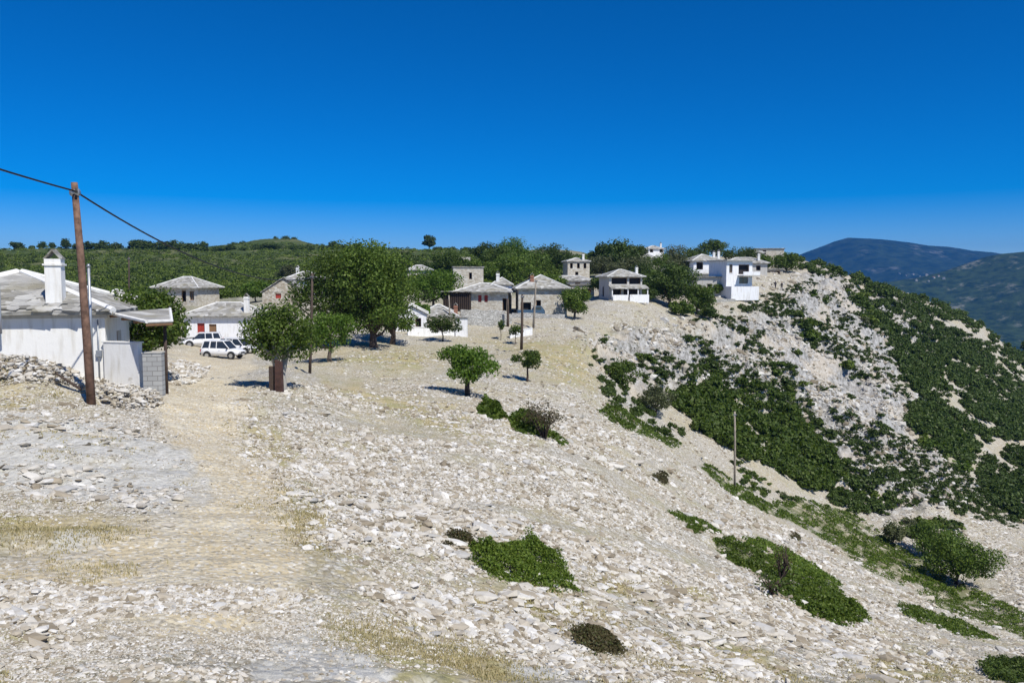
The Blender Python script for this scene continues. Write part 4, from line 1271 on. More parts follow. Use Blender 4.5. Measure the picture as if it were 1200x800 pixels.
# dense maquis: the gully thicket, the wooded right flank, the fringe behind the ridge
THICK = [
 ('maquis_thicket', 'dense dark green thicket filling the gully below the rocky ridge', 'scrub', [(790,472),(832,457),(880,462),(905,485),(935,500),(972,532),(978,572),(955,582),(925,560),(880,543),(840,520),(800,502)], 900, 1.9, 'leaf'),
 ('maquis_thicket', 'dark wooded scrub covering the right flank of the ridge', 'scrub', [(1035,352),(1070,372),(1110,385),(1150,400),(1260,425),(1260,525),(1200,518),(1150,520),(1125,545),(1085,520),(1062,500),(1082,470),(1058,445),(1040,415),(1015,385)], 2700, 2.0, 'leafdark'),
 ('maquis_thicket', 'dark scrub mass at the right edge below the bare ledge', 'scrub', [(1145,560),(1165,535),(1260,520),(1260,640),(1200,618),(1160,595)], 330, 2.0, 'leafdark'),
 ('maquis_thicket', 'band of dark trees fringing the skyline of the right ridge', 'scrub', [(915,285),(950,288),(1000,310),(1060,335),(1110,352),(1160,372),(1260,398),(1260,425),(1150,398),(1100,378),(1040,356),(985,334),(945,320),(920,312)], 2200, 2.4, 'leafdark'),
 ('maquis_thicket', 'patchy scrub running down between the gully and the bare slabs', 'scrub', [(965,560),(1000,520),(1030,500),(1052,545),(1045,600),(1005,608),(975,590)], 130, 1.4, 'leafdark'),
 ('maquis_thicket', 'dark scrub strip on the left edge of the gully', 'scrub', [(692,418),(716,426),(735,462),(760,478),(800,500),(796,520),(755,500),(715,482),(705,455)], 150, .9, 'leafdark'),
]
for nm, lab, cat, poly, nmax, sz, lm in THICK:
    x, y = pts_in(poly, int(nmax * 2.0), g)
    jx = g.normal(0, .5, len(x)); 
    z = H(x + jx, y)
    keep = fbm(x / 6, y / 6, 4, 31) > (.52 if 'patchy' in lab else .40 if 'right flank' in lab else .41)
    sp = [(a, b, c, g.uniform(.5, 1.2) * sz / 1.3, g.uniform(.7, 1.15)) for a, b, c, k in zip(x + jx, y, z, keep) if k]
    merged(nm, lab, cat, sp, lm)
# the far slope beyond and the green hill on the left
x, y = pts_in([(-250,293),(240,293),(285,284),(340,283),(400,292),(560,294),(700,300),(700,322),(600,330),(480,340),(330,345),(230,352),(100,352),(-250,352)], 24000, g, 100, 900)
keep = fbm(x / 22, y / 22, 4, 17) > .31
x, y = x[keep], y[keep]; z = H(x, y)
sel = g.random(len(x)) < .26
def far_cloud(name, label, cat, x, y, z, lm, lo, hi, nq=26, leaf=.62):
    pts, nr = [], []
    for a, b, c in zip(x, y, z):
        s = g.uniform(lo, hi); q = g.normal(size=(nq, 3)); q /= np.linalg.norm(q, axis=1)[:, None]; q[:, 2] = np.abs(q[:, 2]) * 1.0 - .15
        pts.append(np.array([a, b, c]) + q * s * np.array([1, 1, .85]) * g.uniform(.6, 1, (nq, 1))); nr.append(q)
    v, f = leaf_quads(np.concatenate(pts), leaf, g, .3, np.concatenate(nr))
    return tag(link_mesh(name, v, f, M_[lm]), label, cat, kind='stuff')
far_cloud('hill_scrub', 'green scrub carpeting the low hill behind the village', 'scrub', x[~sel], y[~sel], z[~sel], 'scrub', .7, 1.7)
far_cloud('hill_scrub', 'darker bushes dotted over the green hill', 'scrub', x[sel], y[sel], z[sel], 'leafdark', .9, 2.0)

g = np.random.default_rng(43)
CP_ = [(800,388),(925,335),(960,325),(1000,335),(1110,385),(1060,440),(1075,520),(1200,600),(1190,620),(1100,600),(1060,610),(960,560),(900,470),(820,450),(760,470),(745,440),(790,410)]
x, y = pts_in(CP_, 16000, g, 60, 330)
sk_ = .42 * y + x * .9; tk_ = .9 * y - .42 * x
kf = fbm(sk_ / 11, tk_ / 6, 4, 37) + np.clip((x - 35) / 160, 0, .10) + g.uniform(-.05, .05, len(x)) > .512
x, y = x[kf], y[kf]; z = H(x, y)
merged('low_scrub', 'small dark bushes growing in the cracks of the pale ridge', 'scrub', [(a, b, c, g.uniform(.3, .9), g.uniform(.6, .95)) for a, b, c in zip(x, y, z)][:6500], 'leafdark', m=PVS)

# single shrubs on the rocky ridge: real individuals, sharing twelve meshes
shr_me = []
g = np.random.default_rng(41)
for k, (v, f, lm) in enumerate(PV):
    o = link_mesh('shrub', v, f, M_[lm]); shr_me.append(o.data); bpy.data.objects.remove(o)
zones = [([(800,395),(860,388),(925,395),(940,430),(880,432),(830,425),(790,415)], 24, .9),
         ([(760,410),(850,425),(900,470),(860,480),(800,462),(750,440)], 34, 1.0),
         ([(920,340),(1000,345),(1050,400),(1060,470),(1000,470),(950,420),(915,370)], 62, 1.5),
         ([(900,440),(1000,470),(1060,510),(1060,600),(985,575),(960,510),(905,480)], 68, 1.25),
         ([(925,320),(985,345),(1040,385),(1080,400),(1050,420),(1000,380),(940,345)], 30, 1.9),
         ([(1000,590),(1080,600),(1110,640),(1060,640),(1010,630)], 12, 1.0),
         ([(1075,590),(1120,600),(1140,625),(1100,620)], 9, 1.4),
         ([(1085,500),(1200,540),(1200,560),(1120,560),(1080,530)], 20, 1.6),
         ([(780,505),(860,545),(940,590),(900,590),(830,550)], 26, .6),
         ([(700,370),(840,375),(900,400),(800,420),(700,410)], 6, .4)]
SHR = 'dark shrubs scattered over the rocky ridge'
ZL = [('dark green shrub on pale rock just right of and below the whitest house', 'topmost shrubs of the ridge just right of the whitest house'), ('dark shrub on grey rock above the gully thicket', 'shrub patches on the grey rock above the gully thicket'), ('dark green shrub on the upper right half of the rocky ridge', 'shrubs over the upper right half of the rocky ridge'), ('dark shrub on the steep lower half of the rocky ridge', 'shrubs over the steep lower half of the rocky ridge'), ('dark shrub hugging the skyline edge of the right ridge', 'shrubs hugging the skyline edge of the right ridge'), ('small shrub on the bare fan left of the round leafy tree', 'shrubs on the bare fan left of the round leafy tree'), ('dark shrub just above the round leafy tree on the right slope', 'shrubs above the round leafy tree on the right slope'), ('dark shrub on the bare ledges of the right flank', 'shrubs on the bare ledges of the right flank'), ('small dark shrub between the scree edge and the gully thicket', 'small shrubs between the scree edge and the gully thicket'), ('lone small shrub on the beige slope below the village', 'odd small shrubs on the beige slope below the village')]
for (poly, cnt, sz), (lab1, grp1) in zip(zones, ZL):
    x, y = pts_in(poly, 900, g)
    sc = fbm(x / 7, y / 7, 3, 23)
    od = np.argsort(-(sc + g.uniform(0, .25, len(x))))[:cnt]
    for i in od:
        me = shr_me[int(g.integers(0, 12))]
        o = bpy.data.objects.new('shrub', me); COL.objects.link(o)
        s = sz * g.uniform(.55, 1.35)
        o.location = (x[i], y[i], Hp(x[i], y[i])); o.rotation_euler = (0, 0, g.uniform(0, 6.28)); o.scale = (s * g.uniform(.9, 1.5), s, s * g.uniform(.6, .95))
        tag(o, lab1, 'shrub', grp1)


# low cushion scrub lying on the scree, each patch a thing of its own
def cushion(label, poly, dens, h, lm='cushion', leaf=.10, y0=5, cat='low shrub', nm='cushion_shrub', yref=30, gap=.33):
    gg = np.random.default_rng(int(poly[0][0] * 7 + poly[0][1]))
    poly = np.array(poly, float)
    cnt = dens
    lo, hi = poly.min(0), poly.max(0)
    px = gg.uniform(lo[0], hi[0], cnt * 3); py = gg.uniform(lo[1], hi[1], cnt * 3)
    jj = (fbm(px / 7, py / 5, 3, 3) - .5)
    mk = polymask(px + jj * 13, py + jj * 8, poly, 8)
    ok = (mk > .35) & (fbm(px / 11 + py / 9, py / 5 - px / 30, 3, 61) > gap)
    px, py, mk = px[ok], py[ok], mk[ok]
    x, y = ground_hit(px, py, y0, 400)
    k = ~np.isnan(y); x, y, mk = x[k], y[k], mk[k]
    x = x + gg.normal(0, .05, len(x)); y = y + gg.normal(0, .15, len(x))
    z = H(x, y)
    mound = np.clip(.1 + 2.2 * (fbm(x / .7, y / .7, 3, 51) - .28), .08, 2)
    hh = h * np.clip((mk - .3) * 1.8, .15, 1) * mound
    zz = z + hh * gg.uniform(.3, 1.0, len(x)) ** .5
    cx, cy, cz = x.mean(), y.mean(), z.mean()
    v, f = leaf_quads(np.stack([x - cx, y - cy, zz - cz], 1), leaf, gg, .5)
    return tag(link_mesh(nm, v, f, M_[lm], loc=(cx, cy, cz)), label, cat, 'low cushion shrubs on the scree')

cushion('triangular deep green cushion shrub in the foreground scree', [(545,648),(562,655),(600,645),(624,641),(642,662),(680,700),(655,697),(610,684),(574,676),(560,662)], 18000, .42, leaf=.055, y0=8)
cushion('dark ragged sprig at the left tip of the foreground cushion shrub', [(526,642),(545,640),(562,645),(558,652),(538,650),(524,648)], 1080, .25, 'brownleaf', .055, 8)
cushion('brownish half dead cushion plant near the bottom of the picture', [(674,748),(700,746),(722,757),(726,766),(700,764),(676,757)], 5720, .2, 'brownleaf', .045, 8)
cushion('long slim upper left lobe of the bright cushion scrub', [(838,637),(862,640),(900,660),(930,680),(920,690),(880,668),(850,650)], 11440, .35, leaf=.11)
cushion('bright cushion patch around the dead little tree', [(870,636),(895,636),(920,645),(950,662),(985,690),(960,692),(930,678),(900,658),(880,648)], 12320, .4, leaf=.11)
cushion('darker lower lobe of the cushion scrub below the dead little tree', [(905,682),(930,680),(975,690),(1000,708),(1016,731),(990,730),(950,718),(920,700)], 13200, .4, leaf=.11)
cushion('narrow dark green cushion strip near the right edge', [(1052,714),(1075,716),(1120,728),(1168,752),(1140,750),(1090,738),(1062,728)], 9240, .35, leaf=.11)
cushion('thin green streak of cushion scrub in the middle of the scree', [(780,600),(796,603),(822,614),(846,628),(838,630),(810,616),(788,608)], 3740, .25, leaf=.11)
cushion('tiny cushion tuft under the thin green streak', [(806,619),(820,621),(824,627),(810,625)], 836, .25, leaf=.11)
cushion('long dark hedge of low scrub along the far edge of the scree', [(820,544),(836,549),(870,573),(905,596),(930,606),(925,610),(900,602),(860,581),(832,558)], 9240, .5, leaf=.20, gap=.42)
cushion('wide bright green carpet of scrub above the scree on the right', [(900,594),(940,585),(1000,605),(1050,640),(1100,668),(1150,700),(1120,705),(1060,682),(1000,652),(950,622)], 33000, .5, leaf=.20, gap=.45)
cushion('bright green tongue below the wide scrub carpet', [(985,645),(1020,652),(1070,680),(1060,686),(1020,668)], 7040, .4, leaf=.14, gap=.42)
cushion('green tongue of scrub reaching the right edge', [(1074,694),(1110,690),(1170,722),(1215,752),(1200,748),(1150,732),(1100,712)], 11000, .4, leaf=.13, gap=.42)
cushion('lowest row of scrub below the bare ledge at the right edge', [(1120,690),(1150,695),(1215,728),(1215,745),(1160,715)], 7040, .5, leaf=.14, gap=.42)
cushion('small rounded shrub with a pale stone in it, below the umbrella tree', [(560,484),(572,472),(586,478),(594,494),(580,494)], 3300, .75, leaf=.20)
cushion('dark shrub right of the rounded one with the pale stone', [(597,494),(608,489),(626,492),(636,500),(640,512),(622,514),(606,507)], 4840, .65, leaf=.20)
cushion('trailing green branchlets beside the half dead shrub', [(640,508),(652,512),(668,524),(660,525),(646,518)], 1540, .5, leaf=.14)
cushion('dark green shrub cut by the bottom right corner', [(1150,776),(1180,778),(1215,790),(1215,815),(1165,800)], 11440, .45, 'leafdark', .06, 8)
cushion('low green row where the gully meets the scree', [(700,482),(728,480),(760,500),(798,521),(790,524),(745,508),(712,492)], 5720, .5, leaf=.20)
cushion('flat brown weed on the grey scree', [(764,560),(776,556),(782,562),(780,568),(770,564)], 572, .25, 'brownleaf', .14)
cushion('rusty tuft on the scree left of the bright cushion scrub', [(925,627),(934,626),(937,632),(928,634)], 484, .4, 'brownleaf', .13)

# half dead shrub with bare limbs
def dead_shrub(label, px, py, Y, h, w, lm, nl, seed):
    g = np.random.default_rng(seed); x, y = place(px, py, Y); z = Hp(x, y)
    t = thing('dead_shrub', label, 'shrub', (x, y, z))
    tb = MB(); pts = []
    for k in range(11):
        a = g.uniform(0, 6.28); tip = Vector((math.cos(a) * w * .5 * g.uniform(.4, 1), math.sin(a) * w * .5, h * g.uniform(.6, 1)))
        mid = tip * .5 + Vector((g.normal() * .1, g.normal() * .1, h * .05))
        tb.tube([(0, 0, -.2), mid * .5, mid, tip], [.07, .05, .03, .008], 5)
        for q in range(3):
            e = mid + Vector((g.normal() * w * .2, g.normal() * w * .2, h * .25 * g.random())); tb.tube([mid, e], [.02, .006], 4); pts.append(e)
        pts.append(tip)
    tb.build('limbs', M_['barkdark'], t, True)
    c = np.array(pts)[g.integers(0, len(pts), nl)] + g.normal(0, .16, (nl, 3))
    v, f = leaf_quads(c, .10, g, .2); link_mesh('foliage', v, f, M_[lm], t)
    return t
dead_shrub('half dead shrub with bare dark limbs below the dark rounded shrubs', 638, 546, 43, 1.9, 2.1, 'brownleaf', 1300, 5)
dead_shrub('little dead tree with bare twigs inside the bright cushion patch', 915, 684, 33, 1.5, .7, 'brownleaf', 120, 6)
dead_shrub('bare dark stump leaning over the dark lower cushion lobe', 908, 712, 28.5, .8, 1.3, 'leafdark', 260, 7)

# ================================================================== STONES
def stones(name, label, spots, size, g, flat=.5, long=1.5, ang=None):
    """angular stones: a dented icosahedron each, squashed, sunk a little in the ground"""
    ph = (1 + 5 ** .5) / 2
    ico = np.array([(-1,ph,0),(1,ph,0),(-1,-ph,0),(1,-ph,0),(0,-1,ph),(0,1,ph),(0,-1,-ph),(0,1,-ph),(ph,0,-1),(ph,0,1),(-ph,0,-1),(-ph,0,1)]) / 1.9
    fc = np.array([(0,11,5),(0,5,1),(0,1,7),(0,7,10),(0,10,11),(1,5,9),(5,11,4),(11,10,2),(10,7,6),(7,1,8),(3,9,4),(3,4,2),(3,2,6),(3,6,8),(3,8,9),(4,9,5),(2,4,11),(6,2,10),(8,6,7),(9,8,1)])
    x, y, z = spots; k = len(x)
    a = g.uniform(0, 6.28, k) if ang is None else ang + g.normal(0, .35, k)
    sx = size * g.uniform(.8, long, k); sy = size * g.uniform(.6, 1.05, k); sz = size * g.uniform(.6, 1.2, k) * flat
    v = ico[None] * g.uniform(.66, 1.15, (k, 12, 1)) + g.normal(0, .08, (k, 12, 3))
    v = v * np.stack([sx, sy, sz], 1)[:, None] * .5
    tl = g.normal(0, .22, k)
    vx = v[..., 0] * np.cos(tl)[:, None] - v[..., 2] * np.sin(tl)[:, None]; vz = v[..., 0] * np.sin(tl)[:, None] + v[..., 2] * np.cos(tl)[:, None]
    c, s = np.cos(a)[:, None], np.sin(a)[:, None]
    X = vx * c - v[..., 1] * s + x[:, None]; Y = vx * s + v[..., 1] * c + y[:, None]; Z = vz + z[:, None] - (sz * .02)[:, None]
    V = np.stack([X, Y, Z], -1).reshape(-1, 3)
    F = (fc[None] + (np.arange(k) * 12)[:, None, None]).reshape(-1, 3)
    return tag(link_mesh(name, V, F, M_['stone']), label, 'stones', kind='stuff')


g = np.random.default_rng(55)
STRIKE = math.atan2(-.42, .9) 
def scatter(poly, n_, thr, seed, y0=5, y1=160):
    x, y = pts_in(poly, n_, g, y0, y1)
    x = x + g.normal(0, .02, len(x)) * y; y = y * (1 + g.normal(0, .01, len(x)))
    s = .42 * y + x * .9; t = .9 * y - .42 * x
    d = fbm(s / 6, t / 2.2, 4, seed)
    k = d + g.uniform(-.12, .12, len(x)) > thr
    return x[k], y[k]

SCREE = [(285,470),(345,448),(470,465),(560,490),(680,475),(770,515),(870,590),(1000,650),(1240,770),(1240,830),(560,830),(440,690),(350,600),(300,530)]
x, y = scatter(SCREE, 420000, .45, 3)
m_, _, _ = masks(x, y, hsmooth(x, y))
k = g.random(len(x)) > m_['grass'] * 1.05 * np.clip(fbm(x / 1.6, y / 1.6, 3, 88) * 3 - .75, 0, .93) + m_['turf'] * .5
x, y = x[k], y[k]
stones('scree', 'pale angular limestone rubble covering the slope', (x, y, H(x, y)), np.clip(g.lognormal(-3.0, .62, len(x)), .022, .42) * np.clip((y / 20) ** .95, .6, 2.6), g, .7, 1.7, STRIKE)
x, y = scatter([(-60,445),(240,440),(330,470),(380,560),(470,640),(560,830),(-60,830)], 260000, .44, 8)
m_, _, _ = masks(x, y, hsmooth(x, y))
k = g.random(len(x)) > m_['path'] * .85 + m_['slab'] * .6
x, y = x[k], y[k]
stones('gravel', 'small pale stones strewn over the track and its verges', (x, y, H(x, y)), np.clip(g.lognormal(-3.35, .5, len(x)), .015, .22) * np.clip(y / 18, .6, 1.8), g, .5, 1.6)
x, y = scatter([(620,360),(700,372),(900,345),(1000,350),(1000,470),(860,560),(700,520),(560,520),(440,450),(400,415),(560,400)], 90000, .47, 13, 30, 300)
stones('hillside_rubble', 'pale rubble scattered over the slope below the village', (x, y, H(x, y)), np.clip(g.lognormal(-2.1, .5, len(x)), .08, .6), g, .5, 1.7, STRIKE)
x, y = scatter([(900,310),(1000,335),(1110,385),(1070,500),(1140,575),(1110,600),(1040,610),(960,560),(880,450),(740,450),(690,400),(860,370)], 60000, .45, 19, 60, 300)
stones('crag_rock', 'jagged pale limestone outcrops of the ridge', (x, y, H(x, y)), np.clip(g.lognormal(-1.15, .55, len(x)), .15, 1.4), g, 1.0, 1.9, STRIKE)
x, y = scatter([(-60,685),(360,690),(470,760),(600,830),(-60,830)], 90000, .45, 29)
stones('gravel', 'coarser pale stones covering the very foreground on the left', (x, y, H(x, y)), np.clip(g.lognormal(-3.05, .5, len(x)), .02, .2), g, .6, 1.6)
x, y = scatter([(1010,600),(1110,585),(1140,580),(1240,640),(1240,740),(1160,705),(1080,650),(1040,640)], 30000, .42, 34, 40, 300)
stones('hillside_rubble', 'fine pale rubble on the bare fan at the right edge', (x, y, H(x, y)), np.clip(g.lognormal(-1.5, .5, len(x)), .12, .9), g, .6, 1.7, STRIKE)
# rubble heap under the white house, and the rocks by the block pier
x, y = pts_in([(-60,412),(40,418),(90,440),(150,454),(185,464),(190,474),(150,480),(110,468),(60,460),(-60,452)], 8000, g, 24, 45)
stones('rubble_heap', 'heap of broken white stones against the wall of the white house', (x, y, H(x, y) + g.uniform(0, .22, len(x))), np.clip(g.lognormal(-1.95, .45, len(x)), .06, .42), g, .62, 1.6)
x, y = pts_in([(188,430),(215,424),(245,432),(235,446),(200,450)], 1300, g, 30, 80)
stones('rubble_heap', 'low spill of white stones right of the block pier', (x, y, H(x, y) + .05), np.clip(g.lognormal(-1.3, .4, len(x)), .1, .5), g, .6, 1.5)
# beds of flat slabs
bands = [[(560,700),(650,722),(740,752),(830,780),(900,800)],[(440,700),(520,718),(600,735),(660,742)],[(545,725),(590,745),(660,770),(720,800)],
         [(380,640),(450,630),(540,650),(560,668)],[(480,600),(600,625),(720,660),(800,690)],[(600,690),(690,705),(760,700),(820,725)],[(770,700),(850,740),(950,760),(1050,790)],
         [(0,500),(90,505),(170,520)],[(20,560),(120,572),(200,598)],[(360,590),(430,600),(500,618)],[(0,710),(60,742),(40,765)],[(330,480),(360,470),(400,480)],
         [(700,730),(800,760),(900,790)],[(880,700),(980,750),(1080,780)],[(640,690),(700,690)]]
bx, by = [], []
for b in bands:
    b = np.array(b, float); L_ = np.r_[0, np.cumsum(np.hypot(*np.diff(b, axis=0).T))]
    for q in g.uniform(0, L_[-1], int(L_[-1] * 1.0)):
        bx.append(np.interp(q, L_, b[:, 0]) + g.normal(0, 16)); by.append(np.interp(q, L_, b[:, 1]) + g.normal(0, 9))
x, y = ground_hit(np.array(bx), np.array(by), 5, 200); k = ~np.isnan(y); x, y = x[k], y[k]
stones('bedrock_slabs', 'tilted flat limestone slabs in rows across the foreground', (x, y, H(x, y) + .02), np.clip(g.lognormal(-1.7, .5, len(x)), .08, .6) * np.clip(y / 20, .5, 1.1), g, .4, 2.0, STRIKE)

ox, oy = [], []
for b in bands[:6] + bands[12:15]:
    b = np.array(b, float); L_ = np.r_[0, np.cumsum(np.hypot(*np.diff(b, axis=0).T))]
    for q in g.uniform(0, L_[-1], int(L_[-1] * 9)):
        ox.append(np.interp(q, L_, b[:, 0]) + g.normal(0, 14)); oy.append(np.interp(q, L_, b[:, 1]) + g.normal(0, 6))
x, y = ground_hit(np.array(ox), np.array(oy), 5, 200); k = ~np.isnan(y); x, y = x[k] + g.normal(0, .08, k.sum()), y[k] + g.normal(0, .12, k.sum())
k = fbm(x / 1.5, y / 1.5, 3, 66) > .45; x, y = x[k], y[k]
stones('outcrop_stones', 'chunky white stones broken off the slab rows', (x, y, H(x, y) + .02), np.clip(g.lognormal(-2.35, .5, len(x)), .05, .4) * np.clip(y / 20, .6, 1.2), g, .75, 1.7, STRIKE)

# dry grass tufts
def tufts(name, label, x, y, g, h=.055):
    z = H(x, y); k = len(x); nb = 5
    bx = np.repeat(x, nb) + g.normal(0, .05, k * nb); by = np.repeat(y, nb) + g.normal(0, .05, k * nb); bz = np.repeat(z, nb) - .02
    a = g.uniform(0, 6.28, k * nb); hh = h * g.uniform(.4, 1.3, k * nb); ln = g.uniform(.1, .7, k * nb) * hh; w = .012 * np.clip(np.repeat(y, nb) / 12, .7, 3)
    dx, dy = np.cos(a), np.sin(a)
    v = np.stack([np.stack([bx - dy * w, by + dx * w, bz], 1), np.stack([bx + dy * w, by - dx * w, bz], 1), np.stack([bx + dx * ln, by + dy * ln, bz + hh], 1)], 1).reshape(-1, 3)
    return tag(link_mesh(name, v, np.arange(3 * k * nb).reshape(-1, 3), M_['straw']), label, 'grass', kind='stuff')
xs_, ys_ = [], []
for p_ in GRASS:
    a, b = pts_in(p_, 5000, g, 5, 120); xs_.append(a + g.normal(0, .02, len(a)) * b); ys_.append(b * (1 + g.normal(0, .04, len(b))))
a, b = pts_in([(-60,470),(1230,780),(1230,830),(-60,830)], 60000, g, 5, 60)
kk = fbm(a / 2.5, b / 2.5, 4, 71) > .56
xs_.append(a[kk]); ys_.append(b[kk])
x, y = np.concatenate(xs_), np.concatenate(ys_)
k = fbm(x / 1.2, y / 1.2, 3, 44) + g.uniform(-.1, .1, len(x)) > .52
tufts('dry_grass', 'straw coloured dry grass between the stones', x[k], y[k], g)

# ================================================================== VEHICLES
def car(label, px, py, Y, rot, L_=4.05, H_=1.68, Wd=1.66, kind='suv'):
    x, y = place(px, py, Y); t = thing('parked_car', label, 'car', (x, y, Hp(x, y) + .02), R(rot), 'white cars parked before the red door house')
    l = L_ / 2; k = H_ / 1.68
    # stations: x, sill z, belt z, half width at belt
    st = [(-l, .48, .78, .72), (-l+.10, .34, .98, .79), (-l+.5, .30, 1.02, .82), (-.5, .28, 1.00, .83), (.55, .28, .98, .83), (.95, .28, .95, .82), (1.5, .32, .88, .79), (l-.12, .36, .76, .74), (l, .46, .64, .66)]
    hw = Wd / 2 / .83
    vs, fs = [], []
    for (a, s, b, w) in st:
        w *= hw; s *= k; b *= k
        vs += [(a, -w*.93, s), (a, -w, s+(b-s)*.45), (a, -w*.97, b-.03), (a, -w*.86, b), (a, w*.86, b), (a, w*.97, b-.03), (a, w, s+(b-s)*.45), (a, w*.93, s)]
    for i in range(len(st)-1):
        for j in range(8):
            fs.append((i*8+j, (i+1)*8+j, (i+1)*8+(j+1) % 8, i*8+(j+1) % 8))
    fs.append(tuple(range(8))); fs.append(tuple(len(vs)-1-i for i in range(8)))
    body = MB().add(vs, fs).build('body', M_['paint'], t, True)
    wr = -l + .32
    zb, zt = .97*k, H_
    cab = [(wr-.22, .97), (wr, .99), (.42, .99), (1.02, .93)]
    Vg = []
    lo = [(-l+.12, zb-.02), (1.05, zb-.05)]; hi = [(-l+.38, zt-.07), (.36, zt-.07)]
    wl_, wt = .79*hw*.97, .66*hw
    Vg = [(lo[0][0],-wl_,lo[0][1]),(lo[1][0],-wl_,lo[1][1]),(lo[1][0],wl_,lo[1][1]),(lo[0][0],wl_,lo[0][1]),(hi[0][0],-wt,hi[0][1]),(hi[1][0],-wt,hi[1][1]),(hi[1][0],wt,hi[1][1]),(hi[0][0],wt,hi[0][1])]
    MB().add(Vg, [(3,2,1,0),(0,1,5,4),(1,2,6,5),(2,3,7,6),(3,0,4,7),(4,5,6,7)]).build('windows', M_['glass'], t)
    rf = MB().box(hi[0][0]-.05, hi[1][0]+.06, -wt-.03, wt+.03, zt-.085, zt).build('roof', M_['paint'], t, bevel=.035)
    pl = MB()
    for sgn in (-1, 1):
        y0_, y1_ = sgn*(wl_+.006), sgn*(wt+.012)
        for (a, b, r) in ((lo[0][0]+.02, hi[0][0], .055), (-.32, -.30, .04), (lo[1][0]-.02, hi[1][0], .04), (-l+.95, -l+1.05, .07)):
            pl.tube([(a, y0_, zb-.03), (b, y1_, zt-.06)], r, 6)
    pl.build('pillars', M_['paint'], t)
    for a in (-l+.74, l-.78):
        for sgn in (-1, 1):
            wy = sgn*(Wd/2-.07)
            MB().disc((a, sgn*(Wd/2-.028), .36), 'y', .405, .05, 22).build('wheel_arch', M_['plastic'], t)
            w = MB().disc((0,0,0), 'y', .335, .2, 24).build('wheel', M_['rubber'], t, loc=(a, wy+sgn*.03, .335))
            MB().disc((0, sgn*.08, 0), 'y', .20, .07, 18).build('rim', M_['rim'], w)
    MB().box(l-.10, l+.05, -.74*hw, .74*hw, .34, .52).build('front_bumper', M_['plastic'], t, bevel=.03)
    MB().box(-l-.06, -l+.08, -.76*hw, .76*hw, .36, .56).build('rear_bumper', M_['plastic'], t, bevel=.03)
    for sgn in (-1, 1):
        MB().box(l-.10, l+.012, sgn*.56-.13, sgn*.56+.13, .56, .70).build('headlight', M_['lens'], t, bevel=.02)
        MB().box(-l-.02, -l+.12, sgn*.70-.07, sgn*.70+.07, .66, .92).build('tail_light', M_['redlens'], t, bevel=.02)
        MB().box(.78, .92, sgn*(Wd/2+.04)-.08, sgn*(Wd/2+.04)+.08, .98, 1.1).build('mirror', M_['plastic'], t, bevel=.02)
        MB().box(-.06, .06, sgn*(Wd/2*.985)-.012, sgn*(Wd/2*.985)+.012, .80, .83).build('door_handle', M_['plastic'], t)
    MB().box(l-.02, l+.015, -.38, .38, .56, .68).build('grille', M_['plastic'], t)
    MB().box(l+.05, l+.06, -.24, .24, .38, .48).build('number_plate', M_['lens'], t)
    return t

car('front white off road car seen side on, nose towards the dense tree', 262, 419.5, 77, -9, 4.0, 1.74)
car('white car half hidden behind the other two, its nose under the tree', 280, 408, 83, -16, 4.2, 1.66)
car('white car on the left of the parked three, nose pointing left', 238, 407, 85, 196, 4.1, 1.55)

# ================================================================== SMALL THINGS
def at(px, py, Y):
    x, y = place(px, py, Y); return (x, y, Hp(x, y))
t = thing('gate_post', 'left one of the two dark brown wooden posts under the dense tree', 'post', at(319, 457, 41.5), R(5))
MB().box(-.14,.14,-.12,.12,-.5,1.38).build('post_block', M_['barkdark'], t, bevel=.03)
t = thing('gate_post', 'broader reddish brown wooden post standing right of its darker twin', 'post', at(327.5, 457, 41.3), R(-8))
MB().add([(-.2,-.15,-.5),(.2,-.15,-.5),(.2,.15,-.5),(-.2,.15,-.5),(-.17,-.12,1.75),(.16,-.12,1.62),(.16,.12,1.62),(-.17,.12,1.75)],
         [(0,1,5,4),(1,2,6,5),(2,3,7,6),(3,0,4,7),(4,5,6,7)]).build('post_block', M_['redbrown'], t)
t = thing('wooden_plank', 'dark plank leaning on the rubble heap below the white house', 'plank', at(82, 466, 29.2), R(20))
MB().add([(-.45,-.05,.62),(-.38,-.16,.60),(.42,-.16,-.02),(.34,-.05,-.02),(-.45,-.02,.70),(-.38,-.13,.68),(.42,-.13,.07),(.34,-.02,.07)],
         [(0,1,2,3),(7,6,5,4),(0,4,5,1),(1,5,6,2),(2,6,7,3),(3,7,4,0)]).build('board', M_['barkdark'], t)
t = thing('wooden_beam', 'short dark beam lying at the left edge below the rubble heap', 'beam', at(5, 452, 29.5), R(14))
MB().box(-.9,.45,-.09,.09,.0,.17).build('timber', M_['greywood'], t, bevel=.02)

